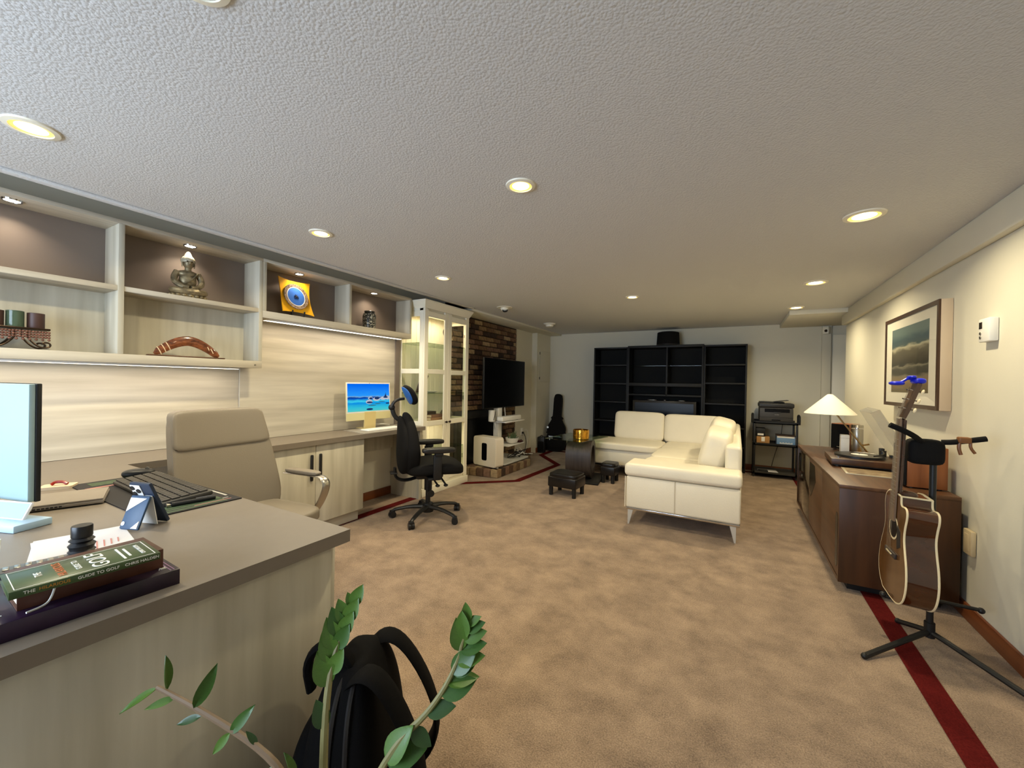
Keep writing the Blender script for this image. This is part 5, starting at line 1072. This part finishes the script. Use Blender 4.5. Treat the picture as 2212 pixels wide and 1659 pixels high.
# ------------------------------------------------------------------ foreground plant
t = thing('potted_plant', 'zamioculcas plant with arching leafy stems in the foreground', 'plant', (-.60, .46, 0))
B().lathe([(.09, 0), (.10, .01), (.125, .27), (.13, .29), (.118, .29), (.11, .25), (0, .25)], n=28).done('pot', mat('clay_pot', (150, 140, 128), .7), t, True)
B().lathe([(0, .258), (.11, .252)], n=24).done('soil', mat('soil', (48, 36, 28), .95, bump=.5), t, True)
mstem = mat('stem_green', (124, 118, 74), .5); mstem2 = mat('stem_brown', (118, 96, 72), .5)
lf = []
for i, c_ in enumerate(((56, 92, 30), (78, 112, 38), (46, 76, 32))): lf.append(mat('leaf_%d' % i, c_, .42, noise=.2, nscale=(30, 30, 30), coat=.08))
def leaf_mesh(m_, wf=.36):
    b = B(); N = 8; prev = None
    for i in range(N + 1):
        s_ = i / N; w_ = wf * .5 * math.sin(PI * min(1, s_ ** .8 * 1.0)) ** .85 if 0 < i < N else .004; zc = -.10 * s_ ** 2 + .02
        r = [b.bm.verts.new((s_, -w_, zc + w_ * .22)), b.bm.verts.new((s_, 0, zc - .012)), b.bm.verts.new((s_, w_, zc + w_ * .22))]
        r2 = [b.bm.verts.new((v.co.x, v.co.y * .98, v.co.z - .014)) for v in r]
        if prev:
            for k in range(2):
                b.bm.faces.new((prev[0][k], r[k], r[k + 1], prev[0][k + 1])); b.bm.faces.new((prev[1][k], prev[1][k + 1], r2[k + 1], r2[k]))
            b.bm.faces.new((prev[0][0], prev[1][0], r2[0], r[0])); b.bm.faces.new((prev[0][2], r[2], r2[2], prev[1][2]))
        prev = (r, r2)
    return b.mesh('leaf', m_)
LM = [leaf_mesh(m_, .58) for m_ in lf] + [leaf_mesh(m_, .33) for m_ in lf]
P0 = Vector((-.60, .46, 0))
def leaf(base, tip, k, roll=0.0):
    b0, b1 = Vector(base), Vector(tip); X = (b1 - b0); L_ = X.length; X.normalize(); cdir = (Vector((0, 0, 1.22)) - b0).normalized()
    Z = (cdir * .8 + Vector((0, 0, .5))); Z = (Z - X * Z.dot(X)).normalized(); Y = Z.cross(X)
    M = Matrix((X, Y, Z)).transposed().to_4x4() @ Matrix.Rotation(roll, 4, 'X') @ Matrix.Scale(L_, 4); M.translation = b0 - P0
    put('leaf', LM[k], t, True, M)
def stem(pts, r, m_): B().tube([Vector(p) - P0 for p in smooth(pts, 2)], r, 8).done('stem', m_, t, True); return smooth(pts, 2)
s1 = stem([(-.60, .44, .26), (-.605, .42, .45), (-.64, .40, .56), (-.70, .385, .595), (-.81, .346, .638), (-.90, .319, .659)], [.007, .006, .004], mstem2)
for b_, e_, k, r_ in (((-.899, .319, .658), (-.919, .272, .639), 4, .5), ((-.884, .327, .656), (-.881, .328, .718), 3, 1.0), ((-.86, .33, .648), (-.881, .294, .645), 4, 0), ((-.817, .341, .640), (-.805, .371, .702), 3, .5), ((-.80, .345, .63), (-.83, .32, .622), 5, 0),
                      ((-.745, .365, .61), (-.715, .385, .655), 3, .3), ((-.745, .365, .612), (-.765, .345, .578), 4, -.2), ((-.70, .385, .595), (-.715, .375, .62), 5, 0), ((-.66, .395, .57), (-.68, .375, .55), 4, 0), ((-.63, .41, .545), (-.64, .40, .60), 3, .8)): leaf(b_, e_, k, r_)
s2 = stem([(-.605, .455, .26), (-.615, .452, .44), (-.626, .458, .53), (-.641, .472, .628), (-.650, .492, .70), (-.643, .53, .785)], [.008, .007, .004], mstem)
for (z_, sd, L_, k) in ((.655, -1, .07, 1), (.675, 1, .05, 1), (.69, -1, .065, 1), (.705, 1, .05, 0), (.715, -1, .065, 1), (.73, 1, .05, 1), (.74, -1, .06, 0), (.752, 1, .05, 1), (.76, -1, .05, 1), (.775, 1, .045, 1), (.782, -1, .03, 1), (.60, -1, .055, 2)):
    p_ = min(s2, key=lambda q: abs(q.z - z_)); leaf(p_, p_ + Vector((-.25 * L_ if sd < 0 else .35 * L_, -.15 * L_ if sd < 0 else .25 * L_, .9 * L_)), k, .2 * sd)
s3 = stem([(-.59, .47, .26), (-.57, .468, .44), (-.537, .475, .512), (-.498, .509, .599), (-.456, .544, .644), (-.431, .581, .703), (-.426, .607, .775)], [.008, .006, .003], mstem)
for (z_, dx, dy, dz, k) in ((.565, .03, .015, .05, 1), (.57, .045, .03, .015, 0), (.64, .035, .02, .012, 2), (.665, .04, .03, .018, 0), (.675, .035, .03, .008, 1), (.69, .03, .02, .02, 0), (.70, .028, .018, .035, 0), (.715, .035, .02, .012, 1), (.725, -.008, 0, .045, 1), (.735, .033, .018, .014, 0), (.745, .03, .016, .014, 1), (.752, -.004, 0, .04, 1), (.757, .025, .014, .014, 0), (.766, .018, .01, .014, 1), (.774, -.004, 0, .028, 1), (.62, .03, .01, -.018, 2)):
    p_ = min(s3, key=lambda q: abs(q.z - z_)); leaf(p_, p_ + Vector((dx, dy, dz)) * 1.25, k, random.uniform(-.3, .3))
